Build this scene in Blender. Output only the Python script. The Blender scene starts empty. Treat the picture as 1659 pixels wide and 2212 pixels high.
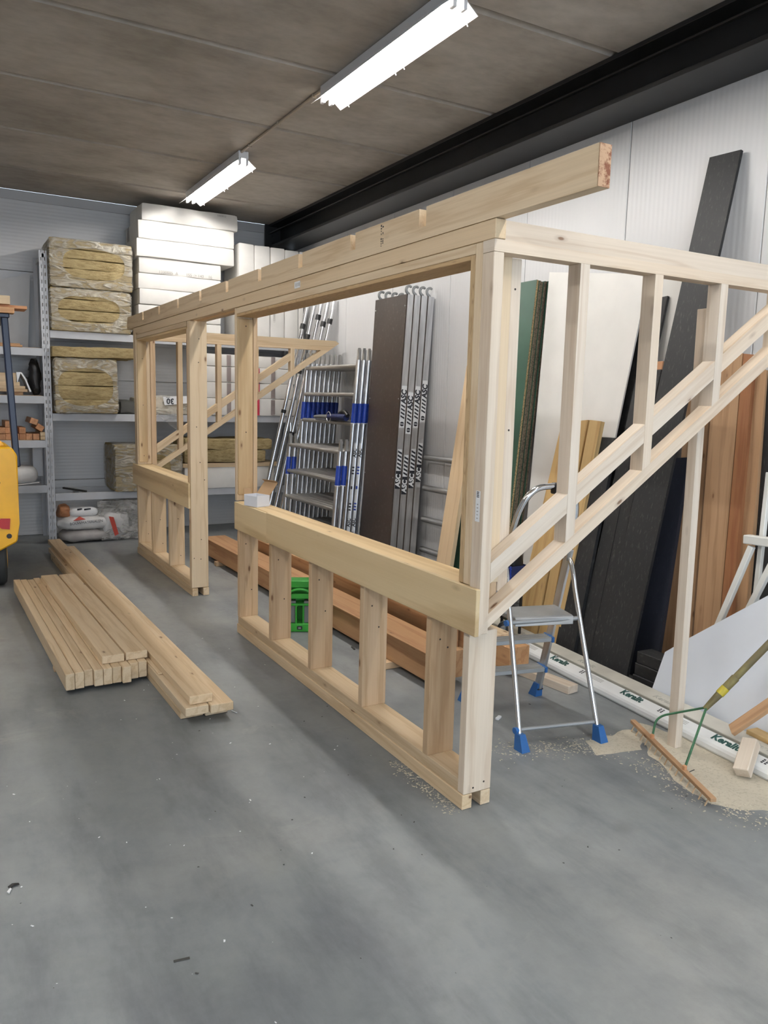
import bpy, bmesh, math, random
from mathutils import Vector, Matrix, noise
random.seed(7)
scene = bpy.context.scene
COL = scene.collection

# ------------------------------------------------------------------ camera
IW, IH, FPX = 1659.0, 2212.0, 1690.0
YAW, PITCH, ROLL = 0.52170, -0.14132, 0.02409
CAMP = Vector((0, 0, 1.6))
_f = Vector((math.sin(YAW)*math.cos(PITCH), math.cos(YAW)*math.cos(PITCH), math.sin(PITCH)))
_r0 = Vector((math.cos(YAW), -math.sin(YAW), 0)); _u0 = _r0.cross(_f)
_r = _r0*math.cos(ROLL) + _u0*math.sin(ROLL)
_u = -_r0*math.sin(ROLL) + _u0*math.cos(ROLL)
cam_d = bpy.data.cameras.new('camera'); cam = bpy.data.objects.new('camera', cam_d); COL.objects.link(cam)
cam.matrix_world = Matrix(((_r.x, _u.x, -_f.x, CAMP.x), (_r.y, _u.y, -_f.y, CAMP.y), (_r.z, _u.z, -_f.z, CAMP.z), (0, 0, 0, 1)))
cam_d.sensor_fit = 'VERTICAL'; cam_d.sensor_height = 36.0; cam_d.lens = FPX/IH*36.0
cam_d.clip_start = 0.05; cam_d.clip_end = 200
scene.camera = cam

# ------------------------------------------------------------------ world (daylight through the open door behind the camera), exposure
world = bpy.data.worlds.new('world'); scene.world = world; world.use_nodes = True
bg = world.node_tree.nodes['Background']
bg.inputs[0].default_value = (0.74, 0.86, 1.0, 1); bg.inputs[1].default_value = 3.4
scene.view_settings.view_transform = 'Standard'; scene.view_settings.look = 'None'
scene.view_settings.gamma = 1.0; scene.view_settings.use_curve_mapping = False
scene.view_settings.exposure = 0.42
TUBE_STRENGTH = 95.0

# pixel -> direction helpers (photo frame 1659 x 2212)
def ray(p):
    return _r*((p[0]-IW/2)/FPX) - _u*((p[1]-IH/2)/FPX) + _f
def onplane(p, n, d):
    r = ray(p); return CAMP + r*((d - n.dot(CAMP))/n.dot(r))
def onx(p, X): return onplane(p, Vector((1, 0, 0)), X)
def ony(p, Y): return onplane(p, Vector((0, 1, 0)), Y)
def onz(p, Z=0.0): return onplane(p, Vector((0, 0, 1)), Z)

# ------------------------------------------------------------------ materials
def newmat(name):
    m = bpy.data.materials.new(name); m.use_nodes = True
    nt = m.node_tree; b = nt.nodes['Principled BSDF']
    return m, nt, b
def N(nt, t, **kw):
    n = nt.nodes.new(t)
    for k, v in kw.items(): setattr(n, k, v)
    return n
def ramp(nt, stops):
    r = N(nt, 'ShaderNodeValToRGB'); e = r.color_ramp.elements
    while len(e) < len(stops): e.new(0.5)
    for i, (p, c) in enumerate(stops): e[i].position = p; e[i].color = (*c, 1)
    return r
def mix(nt, a, b, fac, blend='MIX'):
    m = N(nt, 'ShaderNodeMix'); m.data_type = 'RGBA'; m.blend_type = blend
    for s, v in ((m.inputs[6], a), (m.inputs[7], b), (m.inputs[0], fac)):
        if hasattr(v, 'is_output'): nt.links.new(v, s)
        elif isinstance(v, (int, float)): s.default_value = v
        else: s.default_value = (*v, 1)
    return m.outputs[2]
def obj_coords(nt, scale=(1, 1, 1), rnd=True):
    tc = N(nt, 'ShaderNodeTexCoord'); v = tc.outputs['Object']
    if rnd:
        oi = N(nt, 'ShaderNodeObjectInfo'); ml = N(nt, 'ShaderNodeMath', operation='MULTIPLY'); ml.inputs[1].default_value = 37.0
        nt.links.new(oi.outputs['Random'], ml.inputs[0])
        ad = N(nt, 'ShaderNodeVectorMath', operation='ADD'); nt.links.new(v, ad.inputs[0]); nt.links.new(ml.outputs[0], ad.inputs[1]); v = ad.outputs[0]
    mp = N(nt, 'ShaderNodeMapping'); mp.inputs['Scale'].default_value = scale; nt.links.new(v, mp.inputs['Vector'])
    return mp.outputs[0]
def plain(name, col, rough=0.5, metal=0.0, var=0.0, spec=0.5):
    m, nt, b = newmat(name)
    b.inputs['Base Color'].default_value = (*col, 1); b.inputs['Roughness'].default_value = rough
    b.inputs['Metallic'].default_value = metal; b.inputs['Specular IOR Level'].default_value = spec
    if var:
        nz = N(nt, 'ShaderNodeTexNoise'); nz.inputs['Scale'].default_value = 6; nz.inputs['Detail'].default_value = 5
        nt.links.new(obj_coords(nt), nz.inputs['Vector'])
        r = ramp(nt, [(0.3, tuple(c*(1-var) for c in col)), (0.7, tuple(min(1, c*(1+var)) for c in col))])
        nt.links.new(nz.outputs[0], r.inputs[0]); nt.links.new(r.outputs[0], b.inputs['Base Color'])
    return m
def wood(name, light, dark, knot=(0.16, 0.07, 0.03), rough=0.55, ring=26.0, vary=0.22, knots=True, streak=0.55):
    """sawn timber, fibres along local X: growth-ring bands, fibre streaks, knots, per-piece tone"""
    m, nt, b = newmat(name)
    co = obj_coords(nt, (1, 1, 1))
    def stretched(sc, nscale, detail=4, rgh=0.6):
        mp = N(nt, 'ShaderNodeMapping'); mp.inputs['Scale'].default_value = sc; nt.links.new(co, mp.inputs['Vector'])
        nz = N(nt, 'ShaderNodeTexNoise'); nz.inputs['Scale'].default_value = nscale; nz.inputs['Detail'].default_value = detail; nz.inputs['Roughness'].default_value = rgh
        nt.links.new(mp.outputs[0], nz.inputs['Vector']); return nz
    n1 = stretched((0.35, 5, 5), 2.0); n2 = stretched((0.7, 60, 60), 2.0, 3)
    mp = N(nt, 'ShaderNodeMapping'); mp.inputs['Scale'].default_value = (0.12, 1.0, 1.0); nt.links.new(co, mp.inputs['Vector'])
    ds = N(nt, 'ShaderNodeVectorMath', operation='SCALE'); ds.inputs['Scale'].default_value = 0.22
    nt.links.new(n1.outputs['Color'], ds.inputs[0])
    ad = N(nt, 'ShaderNodeVectorMath', operation='ADD'); nt.links.new(mp.outputs[0], ad.inputs[0]); nt.links.new(ds.outputs[0], ad.inputs[1])
    wv = N(nt, 'ShaderNodeTexWave', wave_type='RINGS', rings_direction='X'); wv.inputs['Scale'].default_value = ring/6.0
    wv.inputs['Distortion'].default_value = 1.2; wv.inputs['Detail'].default_value = 2
    nt.links.new(ad.outputs[0], wv.inputs['Vector'])
    mid = tuple((a*0.7+c*0.3) for a, c in zip(light, dark))
    r1 = ramp(nt, [(0.0, light), (0.62, light), (0.9, mid), (1.0, tuple((a+c)/2 for a, c in zip(light, dark)))])
    nt.links.new(wv.outputs['Color'], r1.inputs[0])
    r2 = ramp(nt, [(0.35, (0.88, 0.865, 0.84)), (0.62, (1.0, 1.0, 1.0))]); nt.links.new(n2.outputs[0], r2.inputs[0])
    c = mix(nt, r1.outputs[0], r2.outputs[0], streak, 'MULTIPLY')
    r3 = ramp(nt, [(0.3, (0.91, 0.87, 0.80)), (0.7, (1.03, 1.03, 1.02))]); nt.links.new(n1.outputs[0], r3.inputs[0])
    c = mix(nt, c, r3.outputs[0], 0.7, 'MULTIPLY')
    oi = N(nt, 'ShaderNodeObjectInfo')
    r4 = ramp(nt, [(0.0, (1-vary, 1-vary*1.25, 1-vary*1.6)), (0.5, (1, 1, 1)), (1.0, (1.0, 0.95, 0.88))]); nt.links.new(oi.outputs['Random'], r4.inputs[0])
    c = mix(nt, c, r4.outputs[0], 1.0, 'MULTIPLY')
    if knots:
        mp2 = N(nt, 'ShaderNodeMapping'); mp2.inputs['Scale'].default_value = (3.4, 9.0, 9.0); nt.links.new(co, mp2.inputs['Vector'])
        vo = N(nt, 'ShaderNodeTexVoronoi'); vo.inputs['Scale'].default_value = 1.0; nt.links.new(mp2.outputs[0], vo.inputs['Vector'])
        rk = ramp(nt, [(0.0, (1, 1, 1)), (0.055, (0.8, 0.8, 0.8)), (0.075, (0.25, 0.25, 0.25)), (0.14, (0, 0, 0))])
        nt.links.new(vo.outputs['Distance'], rk.inputs[0])
        c = mix(nt, c, knot, rk.outputs[0])
    nt.links.new(c, b.inputs['Base Color']); b.inputs['Roughness'].default_value = rough; b.inputs['Specular IOR Level'].default_value = 0.3
    bp = N(nt, 'ShaderNodeBump'); bp.inputs['Strength'].default_value = 0.12; bp.inputs['Distance'].default_value = 0.002
    nt.links.new(n2.outputs[0], bp.inputs['Height']); nt.links.new(bp.outputs[0], b.inputs['Normal'])
    return m
def metal(name, col, rough=0.3, streak=True):
    m, nt, b = newmat(name)
    b.inputs['Metallic'].default_value = 1.0
    nz = N(nt, 'ShaderNodeTexNoise'); nz.inputs['Scale'].default_value = 5; nz.inputs['Detail'].default_value = 6
    nt.links.new(obj_coords(nt, (1, 7, 7)), nz.inputs['Vector'])
    r = ramp(nt, [(0.3, tuple(c*0.72 for c in col)), (0.7, col)]); nt.links.new(nz.outputs[0], r.inputs[0]); nt.links.new(r.outputs[0], b.inputs['Base Color'])
    rr = N(nt, 'ShaderNodeMapRange'); rr.inputs[3].default_value = rough*0.75; rr.inputs[4].default_value = rough*1.4
    nt.links.new(nz.outputs[0], rr.inputs[0]); nt.links.new(rr.outputs[0], b.inputs['Roughness'])
    return m
def emis(name, col, s):
    m, nt, b = newmat(name)
    b.inputs['Base Color'].default_value = (0.8, 0.8, 0.8, 1)
    b.inputs['Emission Color'].default_value = (*col, 1); b.inputs['Emission Strength'].default_value = s
    return m

def mat_floor():
    m, nt, b = newmat('concrete_floor')
    tc = N(nt, 'ShaderNodeTexCoord'); co = tc.outputs['Object']
    def nz(scale, detail=6, rg=0.6, dist=0.0):
        n = N(nt, 'ShaderNodeTexNoise'); n.inputs['Scale'].default_value = scale; n.inputs['Detail'].default_value = detail
        n.inputs['Roughness'].default_value = rg; n.inputs['Distortion'].default_value = dist; nt.links.new(co, n.inputs['Vector']); return n
    a = nz(0.55, 5, 0.55, 0.6); c2 = nz(2.3, 7, 0.62, 0.4); c3 = nz(14, 6, 0.7)
    r = ramp(nt, [(0.30, (0.160, 0.172, 0.177)), (0.5, (0.225, 0.240, 0.245)), (0.72, (0.295, 0.302, 0.292))]); nt.links.new(a.outputs[0], r.inputs[0])
    r2 = ramp(nt, [(0.28, (0.74, 0.75, 0.78)), (0.5, (1, 1, 1)), (0.74, (1.10, 1.08, 1.03))]); nt.links.new(c2.outputs[0], r2.inputs[0])
    c = mix(nt, r.outputs[0], r2.outputs[0], 0.8, 'MULTIPLY')
    r3 = ramp(nt, [(0.36, (0.88, 0.88, 0.88)), (0.55, (1, 1, 1))]); nt.links.new(c3.outputs[0], r3.inputs[0])
    c = mix(nt, c, r3.outputs[0], 0.6, 'MULTIPLY')
    mpz = N(nt, 'ShaderNodeMapping'); mpz.inputs['Scale'].default_value = (3.2, 0.9, 1); mpz.inputs['Rotation'].default_value = (0, 0, 0.5); nt.links.new(co, mpz.inputs['Vector'])
    sk1 = N(nt, 'ShaderNodeTexNoise'); sk1.inputs['Scale'].default_value = 1.3; sk1.inputs['Detail'].default_value = 7; sk1.inputs['Roughness'].default_value = 0.65; nt.links.new(mpz.outputs[0], sk1.inputs['Vector'])
    rk1 = ramp(nt, [(0.34, (0.70, 0.71, 0.73)), (0.5, (1, 1, 1)), (0.66, (1.15, 1.14, 1.11))]); nt.links.new(sk1.outputs[0], rk1.inputs[0])
    c = mix(nt, c, rk1.outputs[0], 0.85, 'MULTIPLY')
    # pale scuffs and dark oily spots
    s1 = nz(1.1, 8, 0.75, 1.2); rs = ramp(nt, [(0.60, (0, 0, 0)), (0.74, (1, 1, 1))]); nt.links.new(s1.outputs[0], rs.inputs[0])
    ms = N(nt, 'ShaderNodeMath', operation='MULTIPLY'); ms.inputs[1].default_value = 0.35; nt.links.new(rs.outputs[0], ms.inputs[0])
    c = mix(nt, c, (0.44, 0.43, 0.38), ms.outputs[0])
    vo = N(nt, 'ShaderNodeTexVoronoi'); vo.inputs['Scale'].default_value = 1.9; nt.links.new(co, vo.inputs['Vector'])
    wob = nz(6, 4); sb = N(nt, 'ShaderNodeMath', operation='MULTIPLY_ADD'); sb.inputs[1].default_value = 0.10; nt.links.new(wob.outputs[0], sb.inputs[0]); nt.links.new(vo.outputs['Distance'], sb.inputs[2])
    rv = ramp(nt, [(0.09, (0.8, 0.8, 0.8)), (0.155, (0, 0, 0))]); nt.links.new(sb.outputs[0], rv.inputs[0])
    mv = N(nt, 'ShaderNodeMath', operation='MULTIPLY'); mv.inputs[1].default_value = 0.55; nt.links.new(rv.outputs[0], mv.inputs[0])
    c = mix(nt, c, (0.13, 0.13, 0.135), mv.outputs[0])
    nt.links.new(c, b.inputs['Base Color'])
    rr = N(nt, 'ShaderNodeMapRange'); rr.inputs[3].default_value = 0.34; rr.inputs[4].default_value = 0.62; nt.links.new(c2.outputs[0], rr.inputs[0]); nt.links.new(rr.outputs[0], b.inputs['Roughness'])
    bp = N(nt, 'ShaderNodeBump'); bp.inputs['Strength'].default_value = 0.12; bp.inputs['Distance'].default_value = 0.003
    nt.links.new(c3.outputs[0], bp.inputs['Height']); nt.links.new(bp.outputs[0], b.inputs['Normal'])
    return m
def mat_ceiling():
    m, nt, b = newmat('concrete_ceiling')
    nz = N(nt, 'ShaderNodeTexNoise'); nz.inputs['Scale'].default_value = 1.6; nz.inputs['Detail'].default_value = 7; nz.inputs['Roughness'].default_value = 0.65
    nt.links.new(obj_coords(nt, (0.7, 1.1, 1.1)), nz.inputs['Vector'])
    n2 = N(nt, 'ShaderNodeTexNoise'); n2.inputs['Scale'].default_value = 16; n2.inputs['Detail'].default_value = 4; nt.links.new(obj_coords(nt, (0.6, 1, 1)), n2.inputs['Vector'])
    r = ramp(nt, [(0.30, (0.31, 0.28, 0.24)), (0.5, (0.43, 0.395, 0.35)), (0.72, (0.53, 0.50, 0.455))]); nt.links.new(nz.outputs[0], r.inputs[0])
    r2 = ramp(nt, [(0.3, (0.86, 0.86, 0.86)), (0.6, (1, 1, 1))]); nt.links.new(n2.outputs[0], r2.inputs[0])
    cc = mix(nt, r.outputs[0], r2.outputs[0], 0.8, 'MULTIPLY')
    nt.links.new(cc, b.inputs['Base Color']); b.inputs['Roughness'].default_value = 0.85
    return m
def mat_wallpanel(name, axis, col):
    m, nt, b = newmat(name)
    tc = N(nt, 'ShaderNodeTexCoord'); sx = N(nt, 'ShaderNodeSeparateXYZ'); nt.links.new(tc.outputs['Object'], sx.inputs[0])
    ml = N(nt, 'ShaderNodeMath', operation='MULTIPLY'); ml.inputs[1].default_value = 2*math.pi/0.037; nt.links.new(sx.outputs[axis], ml.inputs[0])
    sn = N(nt, 'ShaderNodeMath', operation='SINE'); nt.links.new(ml.outputs[0], sn.inputs[0])
    mr = N(nt, 'ShaderNodeMapRange'); mr.inputs[1].default_value = -1; mr.inputs[2].default_value = 1; nt.links.new(sn.outputs[0], mr.inputs[0])
    nz = N(nt, 'ShaderNodeTexNoise'); nz.inputs['Scale'].default_value = 1.4; nz.inputs['Detail'].default_value = 6; nt.links.new(obj_coords(nt, (1, 1, 0.4)), nz.inputs['Vector'])
    r2 = ramp(nt, [(0.3, tuple(c*0.93 for c in col)), (0.65, col)]); nt.links.new(nz.outputs[0], r2.inputs[0])
    nt.links.new(r2.outputs[0], b.inputs['Base Color']); b.inputs['Roughness'].default_value = 0.42
    bp = N(nt, 'ShaderNodeBump'); bp.inputs['Strength'].default_value = 0.4; bp.inputs['Distance'].default_value = 0.002
    nt.links.new(mr.outputs[0], bp.inputs['Height']); nt.links.new(bp.outputs[0], b.inputs['Normal'])
    return m
def mat_wool(name, base, dark):
    m, nt, b = newmat(name)
    nz = N(nt, 'ShaderNodeTexNoise'); nz.inputs['Scale'].default_value = 28; nz.inputs['Detail'].default_value = 6; nz.inputs['Roughness'].default_value = 0.7
    nt.links.new(obj_coords(nt, (0.45, 1, 1.6)), nz.inputs['Vector'])
    r = ramp(nt, [(0.3, dark), (0.55, base), (0.8, tuple(min(1, c*1.25) for c in base))]); nt.links.new(nz.outputs[0], r.inputs[0])
    nt.links.new(r.outputs[0], b.inputs['Base Color']); b.inputs['Roughness'].default_value = 0.95; b.inputs['Specular IOR Level'].default_value = 0.1
    bp = N(nt, 'ShaderNodeBump'); bp.inputs['Strength'].default_value = 0.9; bp.inputs['Distance'].default_value = 0.01
    nt.links.new(nz.outputs[0], bp.inputs['Height']); nt.links.new(bp.outputs[0], b.inputs['Normal'])
    return m
def mat_film(name, col, opacity):
    """crinkled clear plastic film"""
    m, nt, b = newmat(name); nt.nodes.remove(b); out = nt.nodes['Material Output']
    tr = N(nt, 'ShaderNodeBsdfTransparent'); gl = N(nt, 'ShaderNodeBsdfPrincipled')
    gl.inputs['Base Color'].default_value = (*col, 1); gl.inputs['Roughness'].default_value = 0.12; gl.inputs['Specular IOR Level'].default_value = 0.8
    nz = N(nt, 'ShaderNodeTexNoise'); nz.inputs['Scale'].default_value = 7; nz.inputs['Detail'].default_value = 6; nz.inputs['Distortion'].default_value = 2.2
    nt.links.new(obj_coords(nt, (0.6, 1, 1.8)), nz.inputs['Vector'])
    bp = N(nt, 'ShaderNodeBump'); bp.inputs['Strength'].default_value = 1.0; bp.inputs['Distance'].default_value = 0.06
    nt.links.new(nz.outputs[0], bp.inputs['Height']); nt.links.new(bp.outputs[0], gl.inputs['Normal'])
    mr = N(nt, 'ShaderNodeMapRange'); mr.inputs[1].default_value = 0.40; mr.inputs[2].default_value = 0.66
    mr.inputs[3].default_value = opacity*0.45; mr.inputs[4].default_value = min(1, opacity*1.8); nt.links.new(nz.outputs[0], mr.inputs[0])
    mx = N(nt, 'ShaderNodeMixShader'); nt.links.new(mr.outputs[0], mx.inputs[0]); nt.links.new(tr.outputs[0], mx.inputs[1]); nt.links.new(gl.outputs[0], mx.inputs[2])
    nt.links.new(mx.outputs[0], out.inputs[0]); return m
def mat_speckle(name, base, spot, scale=60, rough=0.8, lo=0.55, hi=0.68, stretch=(1, 1, 1)):
    m, nt, b = newmat(name)
    nz = N(nt, 'ShaderNodeTexNoise'); nz.inputs['Scale'].default_value = scale; nz.inputs['Detail'].default_value = 4; nz.inputs['Roughness'].default_value = 0.7
    nt.links.new(obj_coords(nt, stretch), nz.inputs['Vector'])
    r = ramp(nt, [(lo, base), (hi, spot)]); nt.links.new(nz.outputs[0], r.inputs[0])
    n2 = N(nt, 'ShaderNodeTexNoise'); n2.inputs['Scale'].default_value = 2.5; n2.inputs['Detail'].default_value = 5; nt.links.new(obj_coords(nt, stretch), n2.inputs['Vector'])
    r2 = ramp(nt, [(0.3, (0.75, 0.75, 0.75)), (0.7, (1.1, 1.1, 1.1))]); nt.links.new(n2.outputs[0], r2.inputs[0])
    nt.links.new(mix(nt, r.outputs[0], r2.outputs[0], 0.8, 'MULTIPLY'), b.inputs['Base Color'])
    b.inputs['Roughness'].default_value = rough
    return m

M = {}
M['spruce'] = wood('spruce', (0.735, 0.595, 0.42), (0.55, 0.39, 0.23), vary=0.17)
M['spruce_white'] = wood('spruce_white', (0.745, 0.66, 0.565), (0.60, 0.48, 0.37), vary=0.08)
M['spruce_grey'] = wood('spruce_grey', (0.64, 0.475, 0.315), (0.45, 0.30, 0.17), vary=0.16)
M['plywood'] = wood('plywood', (0.75, 0.60, 0.375), (0.42, 0.27, 0.12), ring=8.0, vary=0.08, streak=0.25)
M['ply_stain'] = wood('ply_stain', (0.70, 0.54, 0.33), (0.36, 0.21, 0.09), ring=7.0, vary=0.05, streak=0.5)
M['ply_edge'] = wood('ply_edge', (0.60, 0.44, 0.26), (0.30, 0.19, 0.10), ring=240.0, vary=0.08, knots=False, streak=0.9)
M['larch'] = wood('larch', (0.60, 0.36, 0.195), (0.42, 0.205, 0.095), vary=0.14)
M['larch_red'] = wood('larch_red', (0.38, 0.175, 0.085), (0.23, 0.085, 0.04), vary=0.15)
M['brown_board'] = wood('brown_board', (0.52, 0.335, 0.20), (0.33, 0.185, 0.10), vary=0.25)
M['honey'] = wood('honey', (0.60, 0.42, 0.20), (0.40, 0.245, 0.095), vary=0.15)
M['orange_end'] = wood('orange_end', (0.62, 0.33, 0.18), (0.40, 0.18, 0.09), vary=0.2, knots=False)
M['osb_end'] = mat_speckle('osb_end', (0.56, 0.36, 0.22), (0.24, 0.09, 0.045), 45, 0.85, 0.45, 0.6)
M['black_board'] = mat_speckle('black_board', (0.015, 0.0158, 0.017), (0.085, 0.082, 0.074), 75, 0.6, 0.56, 0.76, (0.3, 1, 1))
M['navy_board'] = mat_speckle('navy_board', (0.012, 0.015, 0.026), (0.05, 0.055, 0.07), 110, 0.5, 0.6, 0.8, (0.22, 1, 1))
M['floor'] = mat_floor(); M['ceiling'] = mat_ceiling()
M['wall_y'] = mat_wallpanel('sandwich_panel', 'Y', (0.69, 0.69, 0.695))
M['wall_z'] = mat_wallpanel('sandwich_panel_back', 'Z', (0.69, 0.69, 0.695))
M['wall_plain'] = plain('wall_paint', (0.62, 0.62, 0.62), 0.6, var=0.05)
M['joint'] = plain('panel_core', (0.55, 0.55, 0.55), 0.8)
M['trim'] = plain('trim_paint', (0.52, 0.52, 0.53), 0.5)
M['steel_black'] = plain('black_painted_steel', (0.012, 0.0125, 0.014), 0.45, var=0.2)
M['rack'] = plain('rack_paint', (0.50, 0.515, 0.545), 0.42, var=0.06)
M['white_enamel'] = plain('white_enamel', (0.85, 0.85, 0.86), 0.35)
M['tube'] = emis('fluorescent', (1.0, 0.965, 0.92), TUBE_STRENGTH)
M['conduit'] = plain('conduit', (0.42, 0.36, 0.28), 0.5)
M['alu'] = metal('aluminium', (0.80, 0.81, 0.83), 0.30)
M['alu_dull'] = metal('aluminium_dull', (0.62, 0.61, 0.59), 0.45)
M['alu_grey'] = plain('aluminium_tread', (0.38, 0.39, 0.39), 0.5, 0.6, var=0.12)
M['chrome'] = metal('polished_tube', (0.86, 0.87, 0.89), 0.16)
M['blue_plastic'] = plain('blue_plastic', (0.022, 0.115, 0.33), 0.4)
M['blue_sticker'] = plain('blue_sticker', (0.018, 0.055, 0.36), 0.35)
M['navy'] = plain('navy_web', (0.012, 0.02, 0.085), 0.6)
M['black'] = plain('black_plastic', (0.012, 0.012, 0.013), 0.45)
M['ink'] = plain('ink', (0.02, 0.022, 0.03), 0.6)
M['ink_grey'] = plain('ink_grey', (0.40, 0.38, 0.36), 0.8)
M['ink_faint'] = plain('ink_faint', (0.44, 0.43, 0.38), 0.7)
M['ink_green'] = plain('ink_green', (0.015, 0.075, 0.065), 0.6)
M['white_sticker'] = plain('white_sticker', (0.80, 0.81, 0.82), 0.4)
M['deck'] = mat_speckle('brown_phenolic_deck', (0.052, 0.036, 0.028), (0.11, 0.085, 0.07), 26, 0.45, 0.55, 0.78)
M['green_face'] = plain('green_melamine', (0.026, 0.078, 0.050), 0.45, var=0.08)
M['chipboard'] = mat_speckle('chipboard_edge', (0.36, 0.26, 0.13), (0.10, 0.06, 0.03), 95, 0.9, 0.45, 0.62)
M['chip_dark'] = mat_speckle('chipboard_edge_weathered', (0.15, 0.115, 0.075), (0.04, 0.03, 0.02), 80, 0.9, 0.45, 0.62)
M['white_board'] = plain('white_board', (0.78, 0.765, 0.73), 0.45, var=0.03)
M['white_panel'] = plain('white_panel', (0.76, 0.79, 0.84), 0.35, var=0.02)
M['pvc'] = plain('white_pvc', (0.80, 0.81, 0.80), 0.30, var=0.04)
M['pvc_dirty'] = plain('dusty_pvc', (0.60, 0.575, 0.50), 0.55, var=0.12)
M['white_paint'] = plain('white_gloss_paint', (0.74, 0.73, 0.68), 0.4, var=0.05)
M['eps'] = plain('eps_foam', (0.80, 0.78, 0.74), 0.75, var=0.05)
M['eps_edge'] = plain('eps_foam_stained', (0.72, 0.66, 0.55), 0.8, var=0.12)
M['strip_grey'] = plain('grey_tape', (0.30, 0.25, 0.24), 0.5, var=0.2)
M['strip_red'] = plain('red_tape', (0.62, 0.05, 0.09), 0.5, var=0.15)
M['wool'] = mat_wool('mineral_wool', (0.40, 0.315, 0.165), (0.21, 0.15, 0.065))
M['film'] = mat_film('clear_film', (0.72, 0.68, 0.59), 0.40)
M['film_clear'] = mat_film('loose_clear_film', (0.55, 0.54, 0.52), 0.42)
M['bag'] = plain('white_bag', (0.62, 0.61, 0.60), 0.5, var=0.18)
M['bag_grey'] = plain('grey_bag', (0.33, 0.31, 0.30), 0.6, var=0.25)
M['bag_red'] = plain('bag_red', (0.50, 0.055, 0.03), 0.5)
M['crate_green'] = plain('green_crate', (0.035, 0.33, 0.035), 0.38)
M['yellow'] = plain('forklift_yellow', (0.80, 0.42, 0.012), 0.35, var=0.08)
M['guard'] = plain('guard_blue_black', (0.010, 0.018, 0.045), 0.35)
M['rubber'] = plain('tyre_rubber', (0.030, 0.032, 0.032), 0.75, var=0.3)
M['red_lens'] = plain('red_lens', (0.40, 0.008, 0.010), 0.3)
M['cardboard_white'] = plain('white_cardboard', (0.72, 0.73, 0.77), 0.6)
M['cardboard'] = plain('brown_cardboard', (0.40, 0.255, 0.135), 0.8, var=0.05)
M['rake_green'] = plain('green_wire', (0.030, 0.115, 0.050), 0.45)
M['rake_handle'] = mat_speckle('worn_handle', (0.13, 0.105, 0.045), (0.24, 0.205, 0.07), 9, 0.6, 0.45, 0.65, (0.5, 1, 1))
M['rake_yellow'] = plain('yellow_label', (0.46, 0.37, 0.03), 0.5, var=0.2)
M['grey_plastic'] = plain('grey_plastic', (0.22, 0.225, 0.23), 0.5)
M['sawdust'] = mat_speckle('sawdust', (0.54, 0.49, 0.385), (0.40, 0.36, 0.28), 70, 0.95, 0.5, 0.7)
M['debris_dark'] = plain('dark_debris', (0.05, 0.05, 0.045), 0.8)
M['screw'] = plain('screw_hole', (0.035, 0.025, 0.02), 0.7)

# ------------------------------------------------------------------ object helpers
WM = {}
def place(o, Mw, parent=None):
    COL.objects.link(o)
    if parent is not None:
        o.parent = parent; o.matrix_parent_inverse = WM[parent].inverted()
    o.matrix_basis = Mw; WM[o] = Mw.copy()
    return o
def tag(o, label=None, cat=None, group=None, kind=None):
    if label: o['label'] = label
    if cat: o['category'] = cat
    if group: o['group'] = group
    if kind: o['kind'] = kind
    return o
def thing(name, loc, label, cat, group=None):
    e = bpy.data.objects.new(name, None); e.empty_display_size = 0.1
    place(e, Matrix.Translation(Vector(loc))); return tag(e, label, cat, group)
def mesh_obj(name, bm, mat, Mw=None, parent=None, smooth=False):
    me = bpy.data.meshes.new(name); bmesh.ops.recalc_face_normals(bm, faces=bm.faces)
    bm.to_mesh(me); bm.free()
    for mt in (mat if isinstance(mat, (list, tuple)) else [mat]): me.materials.append(M[mt] if isinstance(mt, str) else mt)
    if smooth:
        for p in me.polygons: p.use_smooth = True
        try: me.set_sharp_from_angle(angle=math.radians(40))
        except Exception: pass
    o = bpy.data.objects.new(name, me)
    return place(o, Mw or Matrix.Identity(4), parent)
def bm_box(sx, sy, sz, bev=0.0, seg=1):
    bm = bmesh.new(); bmesh.ops.create_cube(bm, size=1.0)
    for v in bm.verts: v.co = Vector((v.co.x*sx, v.co.y*sy, v.co.z*sz))
    if bev > 0: bmesh.ops.bevel(bm, geom=list(bm.edges), offset=min(bev, 0.45*min(sx, sy, sz)), segments=seg, profile=0.6, affect='EDGES')
    return bm
AX = {'x': Matrix.Identity(3),
      'y': Matrix(((0, -1, 0), (1, 0, 0), (0, 0, 1))),
      'z': Matrix(((0, 0, -1), (0, 1, 0), (1, 0, 0)))}
def box(name, x0, x1, y0, y1, z0, z1, mat, parent=None, bev=0.002, axis=None, seg=1):
    """axis-aligned box from extents; fibres (local X) along its longest side"""
    d = (abs(x1-x0), abs(y1-y0), abs(z1-z0))
    if axis is None: axis = 'xyz'[d.index(max(d))]
    R = AX[axis]
    loc = R.transposed() @ Vector(d); s = [abs(c) for c in loc]
    Mw = Matrix.Translation(Vector(((x0+x1)/2, (y0+y1)/2, (z0+z1)/2))) @ R.to_4x4()
    return mesh_obj(name, bm_box(*s, bev), mat, Mw, parent)
def frame_from(x, up):
    x = x.normalized(); y = up.cross(x).normalized(); z = x.cross(y)
    return Matrix((x, y, z)).transposed()
def bar(name, p0, p1, w, h, mat, parent=None, up=(0, 0, 1), bev=0.002, seg=1):
    """bar from p0 to p1 (centre line), w across, h along 'up'"""
    p0, p1 = Vector(p0), Vector(p1); d = p1-p0
    R = frame_from(d, Vector(up))
    return mesh_obj(name, bm_box(d.length, w, h, bev, seg), mat, Matrix.Translation((p0+p1)/2) @ R.to_4x4(), parent)
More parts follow.
